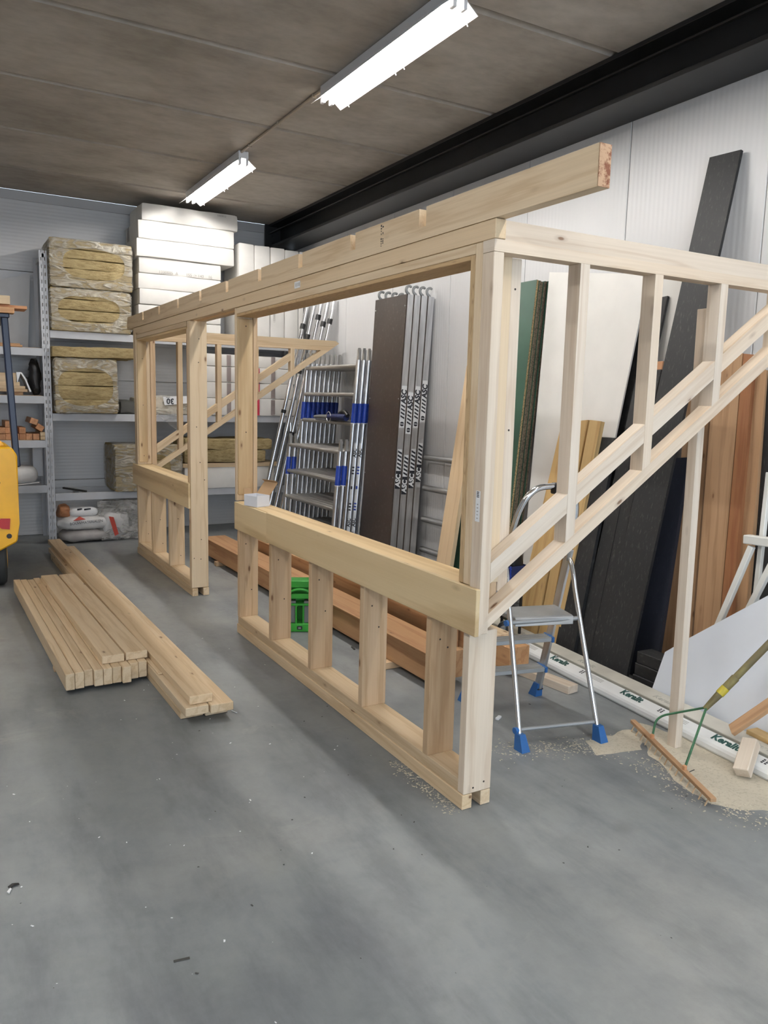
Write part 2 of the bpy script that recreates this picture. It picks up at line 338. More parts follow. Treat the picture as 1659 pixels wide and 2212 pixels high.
def prism(name, pts, ext, mat, parent=None, origin=None, bev=0.0, xdir=None):
    """polygon pts (world) extruded by vector ext; local X follows xdir or the longest edge"""
    pts = [Vector(p) for p in pts]; ext = Vector(ext)
    if xdir is None:
        es = [(pts[(i+1) % len(pts)]-pts[i]) for i in range(len(pts))]; xdir = max(es, key=lambda e: e.length)
    R = frame_from(Vector(xdir), ext if abs(Vector(xdir).normalized().dot(ext.normalized())) < 0.95 else Vector((0, 0, 1)))
    c = sum(pts, Vector())/len(pts) + ext/2 if origin is None else Vector(origin)
    Mw = Matrix.Translation(c) @ R.to_4x4(); inv = Mw.inverted()
    bm = bmesh.new()
    a = [bm.verts.new(inv @ p) for p in pts]; b = [bm.verts.new(inv @ (p+ext)) for p in pts]
    bm.faces.new(a); bm.faces.new(list(reversed(b))); n = len(pts)
    for i in range(n): bm.faces.new((a[i], b[i], b[(i+1) % n], a[(i+1) % n]))
    if bev: bmesh.ops.bevel(bm, geom=list(bm.edges), offset=bev, segments=1, affect='EDGES')
    return mesh_obj(name, bm, mat, Mw, parent)
def bm_tube(bm, pts, r, seg=12, cap=True):
    pts = [Vector(p) for p in pts]; rings = []; nrm = None
    for i, p in enumerate(pts):
        t = ((pts[min(i+1, len(pts)-1)]-p).normalized() + (p-pts[max(i-1, 0)]).normalized())
        t = t.normalized() if t.length > 1e-6 else Vector((0, 0, 1))
        if nrm is None: nrm = t.orthogonal().normalized()
        nrm = (nrm - t*nrm.dot(t)).normalized(); bn = t.cross(nrm)
        rr = r[i] if isinstance(r, (list, tuple)) else r
        rings.append([bm.verts.new(p + (nrm*math.cos(2*math.pi*k/seg) + bn*math.sin(2*math.pi*k/seg))*rr) for k in range(seg)])
    for a, b in zip(rings, rings[1:]):
        for k in range(seg): bm.faces.new((a[k], a[(k+1) % seg], b[(k+1) % seg], b[k]))
    if cap: bm.faces.new(list(reversed(rings[0]))); bm.faces.new(rings[-1])
def tube(name, pts, r, mat, parent=None, seg=12):
    """round tube; local X along its first-to-last chord"""
    pts = [Vector(p) for p in pts]; d = pts[-1]-pts[0]
    if d.length < 1e-4: d = pts[len(pts)//2]-pts[0]
    up = Vector((0, 0, 1)) if abs(d.normalized().z) < 0.9 else Vector((0, 1, 0))
    Mw = Matrix.Translation(pts[0]) @ frame_from(d, up).to_4x4(); inv = Mw.inverted()
    bm = bmesh.new(); bm_tube(bm, [inv @ p for p in pts], r, seg)
    return mesh_obj(name, bm, mat, Mw, parent, smooth=True)
def arc(p0, c, p1, n=8):
    """quadratic bend through control point c"""
    p0, c, p1 = Vector(p0), Vector(c), Vector(p1)
    return [p0*(1-t)**2 + c*2*t*(1-t) + p1*t*t for t in (i/n for i in range(n+1))]
def rough_block(name, x0, x1, y0, y1, z0, z1, mat, parent=None, amp=0.006, bev=0.012, cell=0.09, seed=0, rot=0.0):
    """foam / wool block with uneven faces and softened edges"""
    sx, sy, sz = x1-x0, y1-y0, z1-z0
    bm = bm_box(sx, sy, sz, bev, 2)
    for ax, L in ((0, sx), (1, sy), (2, sz)):
        n = max(1, int(L/cell))
        for i in range(1, n):
            co = Vector((0, 0, 0)); co[ax] = -L/2+L*i/n; no = Vector((0, 0, 0)); no[ax] = 1
            bmesh.ops.bisect_plane(bm, geom=bm.verts[:]+bm.edges[:]+bm.faces[:], plane_co=co, plane_no=no)
    off = Vector((seed*3.7, seed*1.3, seed*7.1))
    for v in bm.verts:
        d = noise.noise_vector(v.co*9 + off)*amp + noise.noise_vector(v.co*2.2 + off)*amp*1.2
        v.co += d
    Mw = Matrix.Translation(Vector(((x0+x1)/2, (y0+y1)/2, (z0+z1)/2))) @ Matrix.Rotation(rot, 4, 'Z')
    return mesh_obj(name, bm, mat, Mw, parent, smooth=True)
def text(name, s, size, origin, xdir, normal, mat, parent=None, sx=1.0, shear=0.0, bold=0.0, align='LEFT', thick=0.0006):
    """flat lettering standing proud of a surface"""
    cu = bpy.data.curves.new(name, 'FONT'); cu.body = s; cu.size = size; cu.shear = shear; cu.offset = bold
    cu.align_x = align; cu.extrude = thick; cu.resolution_u = 3
    tmp = bpy.data.objects.new(name, cu); COL.objects.link(tmp)
    dg = bpy.context.evaluated_depsgraph_get(); dg.update()
    me = bpy.data.meshes.new_from_object(tmp.evaluated_get(dg))
    bpy.data.objects.remove(tmp); bpy.data.curves.remove(cu)
    me.materials.clear(); me.materials.append(M[mat])
    for v in me.vertices: v.co.x *= sx
    x = Vector(xdir).normalized(); n = Vector(normal).normalized(); y = n.cross(x)
    R = Matrix((x, y, n)).transposed()
    o = bpy.data.objects.new(name, me)
    return place(o, Matrix.Translation(Vector(origin)) @ R.to_4x4(), parent)
def decal(name, c, xdir, normal, w, h, mat, parent, t=0.0012):
    x = Vector(xdir).normalized(); n = Vector(normal).normalized(); y = n.cross(x)
    return mesh_obj(name, bm_box(w, h, t), mat, Matrix.Translation(Vector(c)) @ Matrix((x, y, n)).transposed().to_4x4(), parent)
def struct(o): o['kind'] = 'structure'; return o
def lean_pts(pxs, xb, k, ground=(), zf=0.001):
    """pixels onto the leaning plane x = xb + k z; indices in 'ground' are run down their edge to the floor"""
    n = Vector((1, 0, -k)); P = [onplane(p, n, xb) for p in pxs]
    for i, j in ground:
        a, b = P[i], P[j]; t = (zf-b.z)/(a.z-b.z); P[i] = b + (a-b)*t
    return P
def lean_board(name, tl, tr, br, bl, xb, k, th, mat, label, cat, group=None):
    P = lean_pts([tl, tr, br, bl], xb, k, ((2, 1), (3, 0)), zf=th*k+0.001)
    n = Vector((1, 0, -k)).normalized()
    base = (P[2]+P[3])/2
    o = prism(name, P, n*th, mat, None, origin=(base+P[0]+P[1])/3)
    return tag(o, label, cat, group), P

# ================================================================== SETTING
XW, YB, HC, XL, YF = 4.04, 9.53, 3.72, -6.5, -3.4
struct(box('floor', XL, XW+0.2, YF-4, YB+0.2, -0.2, 0.0, 'floor', bev=0, axis='x'))
ceil = struct(box('ceiling', XL, XW+0.2, YF, YB+0.2, HC+0.16, HC+0.3, 'ceiling', bev=0, axis='x'))
y = 3.77-1.2*6
k = 0
while y < YB:
    box('slab', XL, XW, y+0.010, min(y+1.190, YB), HC, HC+0.158, 'ceiling', ceil, bev=0.022, axis='x'); y += 1.2
wr = struct(box('wall_right', XW+0.06, XW+0.2, YF, YB, 0, HC, 'joint', bev=0))
yj = 2.893-1.0175*6
while yj < YB-0.1:
    box('panel', XW, XW+0.06, yj+0.003, min(yj+1.0145, YB), 0.0, HC, 'wall_y', wr, bev=0.004, axis='x'); yj += 1.0175
wb = struct(box('wall_back', XL, XW, YB+0.06, YB+0.2, 0, HC, 'joint', bev=0))
for z0, z1 in ((0.0, 0.62), (0.62, 1.755), (1.755, 2.89), (2.89, HC)):
    box('panel', XL, XW, YB, YB+0.06, z0+0.002, z1-0.003, 'wall_z', wb, bev=0.004, axis='x')
struct(box('trim_1', XL, XW, YB-0.02, YB, HC-0.10, HC, 'trim', bev=0.003))
struct(box('wall_left', XL-0.15, XL, YF, YB, 0, HC, 'wall_plain', bev=0))
# front wall behind the camera with a wide open roller door
wf = struct(box('wall_front', XL, -2.2, YF-0.15, YF, 0, HC, 'wall_plain', bev=0))
box('wall_section', 3.4, XW+0.2, YF-0.15, YF, 0, HC, 'wall_plain', wf, bev=0)
box('lintel', -2.2, 3.4, YF-0.15, YF, 3.45, HC, 'wall_plain', wf, bev=0)

# black steel beam under the ceiling along the right wall
sb = thing('steel_beam', (3.87, 3.0, 3.43), 'black painted steel H-beam running under the ceiling along the white panel wall', 'beam')
XB = 3.705
box('top_flange', XB, XW-0.004, YF+0.02, YB-0.005, 3.692, HC-0.001, 'steel_black', sb)
box('bottom_flange', XB, XW-0.004, YF+0.02, YB-0.005, 3.433, 3.461, 'steel_black', sb)
box('web', XB+0.155, XB+0.175, YF+0.02, YB-0.005, 3.46, 3.693, 'steel_black', sb)
box('end_plate', XB-0.045, XW-0.004, YB-0.06, YB-0.03, 3.40, HC-0.002, 'steel_black', sb)
for z in (3.50, 3.58):
    p = tube('bolt', [(XB+0.05, YB-0.075, z), (XB+0.05, YB-0.055, z)], 0.014, 'steel_black', sb, 6)
box('edge_angle', XB-0.012, XB+0.02, YF+0.02, YB-0.06, 3.60, 3.612, 'steel_black', sb)

# fluorescent fittings
def fitting(y0, y1, x, label, off=None):
    t = thing((off+'_offscreen') if off else 'ceiling_light', (x, (y0+y1)/2, HC), label, 'light', 'twin tube ceiling lights')
    zc = HC
    box('housing', x-0.045, x+0.045, y0, y1, zc-0.062, zc-0.001, 'white_enamel', t, bev=0.004)
    for s in (-1, 1):
        prism('reflector_wing', [(x+s*0.03, y0, zc-0.061), (x+s*0.112, y0, zc-0.125), (x+s*0.112, y0, zc-0.128), (x+s*0.028, y0, zc-0.064)], (0, y1-y0, 0), 'white_enamel', t)
        tube((off+('_tube' if s < 0 else '_twin_tube')+'_offscreen') if off else 'tube', [(x+s*0.032, y0+0.045, zc-0.098), (x+s*0.032, y1-0.045, zc-0.098)], 0.013, 'tube', t, 10)
        for yy in (y0+0.02, y1-0.02):
            box('lamp_holder', x+s*0.032-0.011, x+s*0.032+0.011, yy-0.022, yy+0.022, zc-0.116, zc-0.06, 'white_enamel', t, bev=0.003)
    for yy in (y0+0.1, (y0+y1)/2-0.05, (y0+y1)/2+0.05, y1-0.12):
        tube('clip', [(x+0.112, yy, zc-0.126), (x+0.119, yy, zc-0.139)], 0.003, 'white_enamel', t, 6)
    return t
LX = 2.45
fitting(3.60, 5.20, LX, 'lit twin fluorescent fitting above the near end of the timber frame')
fitting(6.86, 8.52, LX, 'lit twin fluorescent fitting above the white foam block stack')
# lamps of the same hall outside the picture: the next one of this row, and the row over the open side
fitting(0.25, 1.85, LX, 'lit twin fluorescent fitting above the rake and white panel', 'row_lamp')
for yy, nm in ((-2.4, 'door_lamp'), (0.9, 'hall_lamp'), (4.2, 'aisle_lamp')): fitting(yy, yy+1.6, -1.2, 'lit twin fluorescent fitting in the open side of the hall', nm)
cd = thing('conduit', (LX, 6.0, HC), 'thin beige cable conduit joining two ceiling lights', 'conduit')
tube('pipe', [(LX-0.02, 5.20, HC-0.012), (LX-0.02, 6.86, HC-0.012)], 0.011, 'conduit', cd, 8)
for yy in (5.35, 6.0, 6.65): box('clip', LX-0.036, LX-0.004, yy, yy+0.012, HC-0.026, HC-0.001, 'conduit', cd, bev=0.001)

# ================================================================== TIMBER WALL FRAME
F0, F1 = 1.738, 1.875
fr = thing('shed_framework', (1.8, 5.0, 0), 'large freestanding pale timber stud frame with window openings and slanted side gables', 'frame')
def fb(name, x0, x1, y0, y1, z0, z1, mat='spruce', axis=None, bev=0.002): return box(name, x0, x1, y0, y1, z0, z1, mat, fr, bev, axis)
def screws(part, face, pts):
    """dark screw holes on a part; face: 'x' points on plane x, 'y' on plane y"""
    for (a, b, z) in pts:
        if face == 'y': q0, q1 = (a, b-0.0008, z), (a, b+0.003, z)
        else: q0, q1 = (a-0.0008, b, z), (a+0.003, b, z)
        tube('screw_hole', [q0, q1], 0.0042, 'screw', part, 8)
# --- near panel
for (y0, y1) in ((2.348, 5.012), (6.085, 8.06)):
    fb('bottom_batten', F0, F0+0.047, y0, y1, 0.001, 0.062); fb('bottom_batten', F1-0.047, F1, y0, y1, 0.001, 0.062)
fb('bottom_plate', F0+0.007, F1-0.004, 2.389, 5.008, 0.062, 0.115); fb('bottom_plate', F0+0.007, F1-0.004, 6.15, 8.05, 0.062, 0.115)
for i, (y0, y1) in enumerate(((4.972, 5.010), (4.394, 4.432), (3.805, 3.843), (3.204, 3.243), (2.615, 2.653))):
    st = fb('stud', F0+0.004, F1, y0, y1, 0.115, 0.726, 'spruce_grey')
    screws(st, 'y', [(F0+0.09, y0, 0.30+0.07*i), (F0+0.05, y0, 0.62)])
st = fb('stud', F0+0.004, F1, 2.348, 2.389, 0.064, 0.726, 'spruce_white'); screws(st, 'y', [(F0+0.05, 2.348, 0.085), (F1-0.035, 2.348, 0.1)])
for i, (y0, y1) in enumerate(((8.0, 8.04), (7.42, 7.46), (6.79, 6.83))):
    st = fb('stud', F0+0.004, F1, y0, y1, 0.115, 0.712, 'spruce'); screws(st, 'y', [(F0+0.08, y0, 0.33+0.1*i), (F0+0.1, y0, 0.2)])
# sills: plywood face boards with a top board behind
fb('sill_face', F0-0.019, F0-0.0005, 2.286, 4.424, 0.729, 0.911, 'plywood'); fb('sill_face', F0-0.016, F0-0.0005, 4.426, 5.014, 0.722, 0.906, 'plywood')
fb('sill_top', F0-0.0005, F1+0.006, 2.43, 5.0, 0.884, 0.909, 'plywood'); fb('sill_rail', F0, F1, 2.42, 5.0, 0.842, 0.884); fb('sill_rail', F0+0.06, F1, 2.42, 5.0, 0.727, 0.80)
fb('sill_face', F0-0.018, F0-0.0005, 6.11, 8.118, 0.712, 0.914, 'plywood'); fb('sill_top', F0-0.0005, F1+0.006, 6.16, 8.05, 0.888, 0.914, 'plywood'); fb('sill_rail', F0+0.03, F1, 6.16, 8.05, 0.714, 0.888)
# window opening of near panel
fb('jamb', F0, F1, 2.401, 2.430, 0.912, 2.134, 'ply_edge')
fb('stud', F0, F1, 2.358, 2.400, 0.912, 2.172); fb('corner_post', F0, F0+0.045, 2.290, 2.357, 0.735, 2.130, 'spruce_white')
fb('block', F0, F0+0.045, 2.292, 2.356, 2.131, 2.173, 'spruce_white')
ip = fb('inner_post', 1.872, 1.920, 2.358, 2.425, 0.875, 2.13, 'spruce_white'); screws(ip, 'y', [(1.893, 2.358, 2.02), (1.893, 2.358, 1.5), (1.893, 2.358, 1.05)])
fb('inner_post', 1.80, 1.871, 2.362, 2.40, 0.80, 2.13, 'spruce_grey')
for (y0, y1) in ((5.012, 5.046),):
    fb('stud', F0, F1, y0, y1, 0.911, 2.173)
    jl = fb('jamb_lining', F0+0.006, F0+0.108, y0-0.017, y0-0.0005, 0.955, 2.105, 'ply_stain'); screws(jl, 'y', [(F0+0.06, y0-0.017, 2.06), (F0+0.06, y0-0.017, 1.37), (F0+0.06, y0-0.017, 0.99)])
    fb('jamb_rail', F0+0.109, F1, y0-0.024, y0-0.0005, 0.915, 2.12, 'spruce_grey')
fb('header', F0, F1, 2.402, 5.010, 2.135, 2.172); fb('header_lining', F0-0.0, F1, 2.431, 5.005, 2.117, 2.134, 'ply_edge')
# far panel opening
fb('post', F0, F1, 6.098, 6.157, 0.066, 2.174); pst = list(fr.children)[-1]
screws(pst, 'y', [(F0+0.075, 6.098, 2.04), (F0+0.07, 6.098, 1.86), (F0+0.05, 6.098, 1.36), (F0+0.075, 6.098, 1.08), (F0+0.11, 6.098, 0.94), (F0+0.08, 6.098, 0.46), (F0+0.075, 6.098, 0.30), (F0+0.02, 6.098, 0.31)])
fb('jamb', F0+0.004, F1, 6.158, 6.20, 0.915, 2.12, 'spruce_grey')
fb('post', F0, F1, 7.962, 8.06, 0.915, 2.195)
jl = fb('jamb_lining', F0+0.012, F0+0.098, 7.945, 7.9615, 0.94, 2.125, 'ply_stain'); screws(jl, 'y', [(F0+0.06, 7.945, 1.95), (F0+0.06, 7.945, 1.5), (F0+0.06, 7.945, 1.0)])
fb('inner_post', F1+0.001, F1+0.05, 7.95, 8.02, 0.85, 2.13, 'spruce_grey')
fb('header', F0+0.004, F1, 6.20, 7.96, 2.138, 2.176); fb('header_lining', F0+0.008, F1, 6.205, 7.945, 2.118, 2.137, 'plywood')
# top plate in two lengths, long top beam with notches
tp = fb('top_plate', F0, F0+0.047, 2.288, 4.286, 2.1745, 2.2415); fb('top_plate', F0, F0+0.047, 4.288, 8.055, 2.1765, 2.2425)
sk = decal('sticker', (F0-0.001, 4.02, 2.208), (0, -1, 0), (-1, 0, 0), 0.075, 0.035, 'white_sticker', tp)
for i, w in enumerate((0.010, 0.006, 0.013)): decal('barcode', (F0-0.0022, 4.035-0.02*i, 2.208), (0, -1, 0), (-1, 0, 0), w*0.8, 0.018, 'ink_grey', sk, 0.0006)
fb('back_plate', F1-0.045, F1, 2.36, 8.05, 2.1745, 2.2415, 'spruce')
zb, zt = 2.2435, 2.367
prof = [(1.805, zb), (8.32, zb+0.005), (8.32, zt-0.055), (8.30, zt)]
for i in range(8, -1, -1):
    yc = 2.77+0.6065*i; prof += [(yc+0.026, zt), (yc+0.026, zt-0.074), (yc-0.026, zt-0.074), (yc-0.026, zt)]
prof += [(1.805, zt)]
tb = prism('top_beam', [(F0, a, b) for a, b in prof], (0.047, 0, 0), 'spruce', fr, xdir=(0, 1, 0))
mesh_obj('beam_end', bm_box(0.047, 0.004, 0.1225), 'osb_end', Matrix.Translation((F0+0.0235, 1.8035, (zb+zt)/2)), tb)
random.seed(3)
for r in range(2):   # faint grading stamp inked on the beam
    zz = 2.268
    while zz < 2.352:
        h = random.uniform(0.002, 0.009)
        if random.random() < 0.75: decal('ink_stamp', (F0-0.0006, 3.105-0.015*r, zz+h/2), (0, -1, 0), (-1, 0, 0), random.uniform(0.004, 0.010), h, 'ink', tb, 0.0006)
        zz += h+random.uniform(0.002, 0.006)
lb = decal('price_label', (F0-0.0008, 2.325, 1.22), (0, -1, 0), (-1, 0, 0), 0.026, 0.115, 'white_sticker', [c for c in fr.children if c.name.startswith('corner_post')][0])
for i in range(4): decal('barcode', (F0-0.0018, 2.325, 1.255+0.006*i), (0, -1, 0), (-1, 0, 0), 0.014, 0.003, 'ink', lb, 0.0006)
for i in range(5): decal('barcode', (F0-0.0018, 2.325, 1.175+0.013*i), (0, -1, 0), (-1, 0, 0), 0.008, 0.004, 'ink_grey', lb, 0.0006)
# gables: same build at both ends
def gable(yn, yf, mat, full):
    dy = yf-yn; SL = 0.68
    rt = lambda x: 0.812+SL*(x-1.782)
    bt = lambda x: 1.006+SL*(x-1.782)
    APX = 3.86
    a0 = F0+(0.0 if full else 0.14); a1 = F0+0.0475+(0 if full else 0.14)
    xe = lambda z: 1.782+(z-0.812+0.068)/SL
    prism('gable_rail', [(a0, yn, 2.131), (xe(2.131), yn, 2.131), (xe(2.1728), yn, 2.1728), (a0, yn, 2.1728)], (0, dy, 0), mat, fr)
    prism('gable_rail', [(a1, yn+0.003, 2.1735), (xe(2.1735), yn+0.003, 2.1735), (xe(2.215), yn+0.003, 2.215), (xe(2.215)-0.04, yn+0.003, 2.240), (a1, yn+0.003, 2.240)], (0, dy-0.003, 0), mat, fr)
    x0 = F0 if full else F1+0.0
    prism('rafter', [(x0, yn, rt(x0)-0.05), (x0, yn, rt(x0)+0.0 if not full else rt(x0)-0.045), (F0+0.045 if full else x0+0.002, yn, rt(F0+0.045 if full else x0)), (1.782+(2.1305-0.812)/SL, yn, 2.1305), (xe(2.1305), yn, 2.1305), (x0+0.004, yn, rt(x0)-0.052)], (0, dy, 0), mat, fr, xdir=(1, 0, SL))
    xs = (2.148, 2.552, 2.956, 3.365)
    prev = F0+0.0455 if full else F1+0.052
    for i, x in enumerate(xs):
        prism('gable_stud', [(x, yn, rt(x)), (x+0.046, yn, rt(x+0.046)), (x+0.046, yn, 2.1305), (x, yn, 2.1305)], (0, dy, 0), mat, fr, xdir=(0, 0, 1))
        a, b = prev, x-0.0005
        prism('brace', [(a, yn+0.001, bt(a)-0.078), (b, yn+0.001, bt(b)-0.078), (b, yn+0.001, bt(b)), (a, yn+0.001, bt(a))], (0, dy-0.004, 0), mat, fr, xdir=(1, 0, SL))
        prev = x+0.0465
gable(2.290, 2.357, 'spruce_white', True)
gable(7.950, 8.018, 'spruce', False)
# loose prop post standing behind the near gable
pt = ony((1521, 664), 2.395); pt2 = Vector((pt.x, 2.395, 2.035))
pr = bar('prop_post', (2.992, 2.372, 0.001), (pt2.x, 2.388, 2.035), 0.044, 0.05, 'spruce_white', None, up=(0, 1, 0))
tag(pr, 'slim pale wooden prop standing on the floor behind the near gable of the frame', 'post')

# open carton of screws on the sill
P = onz((556, 1096), 0.91); bx_ = thing('screw_carton', (1.79, 4.74, 0.91), 'small white open carton with brown lid on the window sill', 'box')
ux = Vector((0.103, 0.032, 0)).normalized(); uy = Vector((-0.032, 0.103, 0)).normalized()
o0 = Vector((1.752, 4.664, 0.910)); LW, LD, LH = 0.100, 0.135, 0.072
def cb(name, a, b, c, mat):
    R = Matrix((ux, uy, Vector((0, 0, 1)))).transposed().to_4x4(); lo = Vector(a); hi = Vector(b); ce = (lo+hi)/2; d = hi-lo
    return mesh_obj(name, bm_box(d.x, d.y, d.z), mat, Matrix.Translation(o0) @ R @ Matrix.Translation(ce) if c is None else c, bx_)
cb('carton_bottom', (0, 0, 0), (LW, LD, 0.003), None, 'cardboard_white')
cb('carton_side', (0, 0, 0.002), (LW, 0.003, LH), None, 'cardboard_white'); cb('carton_side', (0, LD-0.003, 0.002), (LW, LD, LH), None, 'cardboard_white')
cb('carton_side', (0, 0.003, 0.002), (0.003, LD-0.003, LH*0.93), None, 'cardboard_white'); cb('carton_side', (LW-0.003, 0.003, 0.002), (LW, LD-0.003, LH), None, 'cardboard_white')
hz = o0 + ux*LW + Vector((0, 0, LH))
prism('lid', [hz+uy*0.0, hz+uy*LD, hz+uy*LD+ux*0.065+Vector((0, 0, 0.075)), hz+ux*0.065+Vector((0, 0, 0.075))], ux*0.002-Vector((0, 0, 0.002)), 'cardboard', bx_)
prism('lid_flap', [hz+ux*0.065+Vector((0, 0, 0.075)), hz+uy*LD+ux*0.065+Vector((0, 0, 0.075)), hz+uy*LD+ux*0.045+Vector((0, 0, 0.088)), hz+ux*0.045+Vector((0, 0, 0.088))], (0, 0, 0.002), 'cardboard', bx_)
prism('side_flap', [o0+uy*LD+Vector((0, 0, LH)), o0+uy*LD+ux*0.06+Vector((0, 0, LH)), o0+uy*LD+ux*0.055+uy*0.01+Vector((0, 0, LH+0.035)), o0+uy*LD+ux*0.005+uy*0.01+Vector((0, 0, LH+0.035))], uy*0.002, 'cardboard', bx_)

# ================================================================== TIMBER PILES ON THE FLOOR
random.seed(11)
ROWL = 'pale spruce batten lying on edge in the wide low row on the floor'
for i in range(9):
    xn = 0.540+0.0487*i; xf = xn-0.055; yn = 4.305+random.uniform(-0.025, 0.03)+(0.03 if i > 6 else 0); yf = 6.755-0.02*(i % 3)
    tag(bar('spruce_batten', (xn+0.0235, yn, 0.068), (xf+0.0235, yf, 0.068), 0.0462, 0.092, 'spruce', bev=0.003), ROWL, 'timber', 'battens in the low row')
for yy in (4.7, 6.3):
    tag(box('bearer', 0.53, 0.98, yy, yy+0.06, 0.001, 0.0215, 'spruce_grey'), 'thin wooden bearer under the low row of spruce battens', 'timber', 'bearers under the battens')
for xa, xb_, ya, yb_, lb_ in ((0.802, 0.735, 4.385, 6.62, 'flat spruce plank on the batten row, away from the tall plank pile'), (0.932, 0.866, 4.395, 6.60, 'flat spruce plank on the batten row, next to the tall plank pile')):
    tag(bar('spruce_plank', (xa, ya, 0.1375), (xb_, yb_, 0.1375), 0.120, 0.044, 'spruce', bev=0.003), lb_, 'timber', 'planks on the batten row')
LONG = ['bottom long plank of the tall pile on the side of the battens', 'bottom long plank of the tall pile on the side of the stud frame', 'middle long plank of the tall pile on the side of the battens',
        'middle long plank of the tall pile on the side of the stud frame', 'single long plank lying on top of the tall pile']
for i, (xa, xb_, ya, yb_, zc) in enumerate(((1.052, 0.972, 3.715, 8.05, 0.0235), (1.174, 1.094, 3.700, 8.1, 0.0235), (1.053, 0.972, 3.625, 8.2, 0.0685), (1.175, 1.094, 3.612, 8.2, 0.0685), (1.082, 0.992, 3.655, 8.40, 0.1135))):
    tag(bar('spruce_plank', (xa, ya, zc), (xb_, yb_, zc), 0.117, 0.0435, 'spruce', bev=0.003), LONG[i], 'timber', 'long planks in the tall pile')
tag(bar('shim_lath', (1.003, 4.15, 0.0955), (0.994, 4.6, 0.0955), 0.022, 0.008, 'spruce'), 'thin wooden lath tucked beside the long plank pile', 'timber')
# heavy larch beams behind the frame
b1 = bar('larch_beam', (2.445, 3.505, 0.124), (2.40, 7.62, 0.124), 0.235, 0.160, 'larch'); tag(b1, 'heavy orange-brown larch beam lying on the floor behind the stud frame', 'timber')
b2 = bar('larch_beam', (2.735, 3.95, 0.165), (2.66, 7.35, 0.165), 0.215, 0.242, 'larch'); tag(b2, 'taller larch beam lying behind the heavy orange-brown beam', 'timber')
b3 = bar('larch_beam', (2.945, 3.47, 0.105), (2.93, 6.9, 0.105), 0.150, 0.142, 'larch'); tag(b3, 'reddish beam with its cut end behind the step ladder', 'timber')
b4 = bar('spruce_plank', (2.93, 3.62, 0.195), (2.92, 6.4, 0.195), 0.145, 0.037, 'spruce'); tag(b4, 'pale plank lying on the reddish beam behind the step ladder', 'timber')
for yy in (3.9, 5.4, 7.1):
    tag(box('bearer', 2.26, 3.03, yy, yy+0.07, 0.001, 0.0435, 'spruce_grey'), 'wooden bearer under the heavy larch beams', 'timber', 'bearers under the beams')

# green bottle-crate style tool box behind the frame
g = thing('green_crate', (2.12, 4.83, 0), 'bright green plastic crate standing on end behind the frame studs', 'crate')
cx, cy = 2.125, 4.83
gd = Vector((0.101, -0.048, 0)).normalized()
def gb(name, u0, u1, v0, v1, z0, z1, mat='crate_green', bev=0.003):
    R = Matrix((gd, Vector((-gd.y, gd.x, 0)), Vector((0, 0, 1)))).transposed().to_4x4()
    return mesh_obj(name, bm_box(u1-u0, v1-v0, z1-z0, bev), mat, Matrix.Translation((cx, cy, 0)) @ R @ Matrix.Translation(((u0+u1)/2, (v0+v1)/2, (z0+z1)/2)), g)
gb('back_wall', -0.11, 0.11, 0.105, 0.115, 0.005, 0.36); gb('side_wall', -0.12, -0.108, 0, 0.115, 0.005, 0.36); gb('side_wall', 0.108, 0.12, 0, 0.115, 0.005, 0.36)
gb('bottom_bar', -0.12, 0.12, -0.004, 0.115, 0.002, 0.060); gb('top_bar', -0.12, 0.12, -0.004, 0.115, 0.315, 0.362); gb('mid_bar', -0.12, 0.12, 0.0, 0.02, 0.235, 0.27)
hp = [Matrix.Translation((cx, cy, 0)) @ Matrix((gd, Vector((-gd.y, gd.x, 0)), Vector((0, 0, 1)))).transposed().to_4x4() @ Vector(p) for p in arc((-0.085, -0.006, 0.27), (0.0, -0.03, 0.345), (0.085, -0.006, 0.27))]
tube('handle', hp, 0.009, 'crate_green', g, 8)
for u in (-0.075, -0.025, 0.025, 0.075): gb('divider', u-0.006, u+0.006, -0.002, 0.10, 0.058, 0.19)
gb('cross_bar', -0.12, 0.12, 0.0, 0.10, 0.185, 0.20)
for u in (-0.05, 0.05): gb('insert', u-0.022, u+0.022, 0.02, 0.08, 0.06, 0.215, 'grey_plastic')
gb('latch', -0.018, 0.018, -0.009, -0.003, 0.018, 0.044, 'black'); gb('latch_face', -0.010, 0.010, -0.011, -0.008, 0.025, 0.037, 'grey_plastic')

# ================================================================== STORAGE RACK AT THE BACK WALL
rk = thing('storage_rack', (1.04, 8.93, 0), 'grey slotted-angle storage rack along the back wall', 'rack')
def slotted_post(x, y, z1):
    """thin steel face with two columns of open slots"""
    bm = bmesh.new()
    def add(x0, x1, z0, z1_):
        r = bmesh.ops.create_cube(bm, size=1.0)
        for v in r['verts']: v.co = Vector((x0+(v.co.x+0.5)*(x1-x0), (v.co.y+0.5)*0.003, z0+(v.co.z+0.5)*(z1_-z0)))
    for x0, x1 in ((-0.038, -0.0205), (-0.0135, 0.0135), (0.0205, 0.038)): add(x0, x1, 0, z1)
    z = 0.0
    while z < z1:
        for x0, x1 in ((-0.0205, -0.0135), (0.0135, 0.0205)): add(x0, x1, z, min(z+0.042, z1))
        z += 0.076
    return mesh_obj('post', bm, 'rack', Matrix.Translation((x, y, 0)), rk)
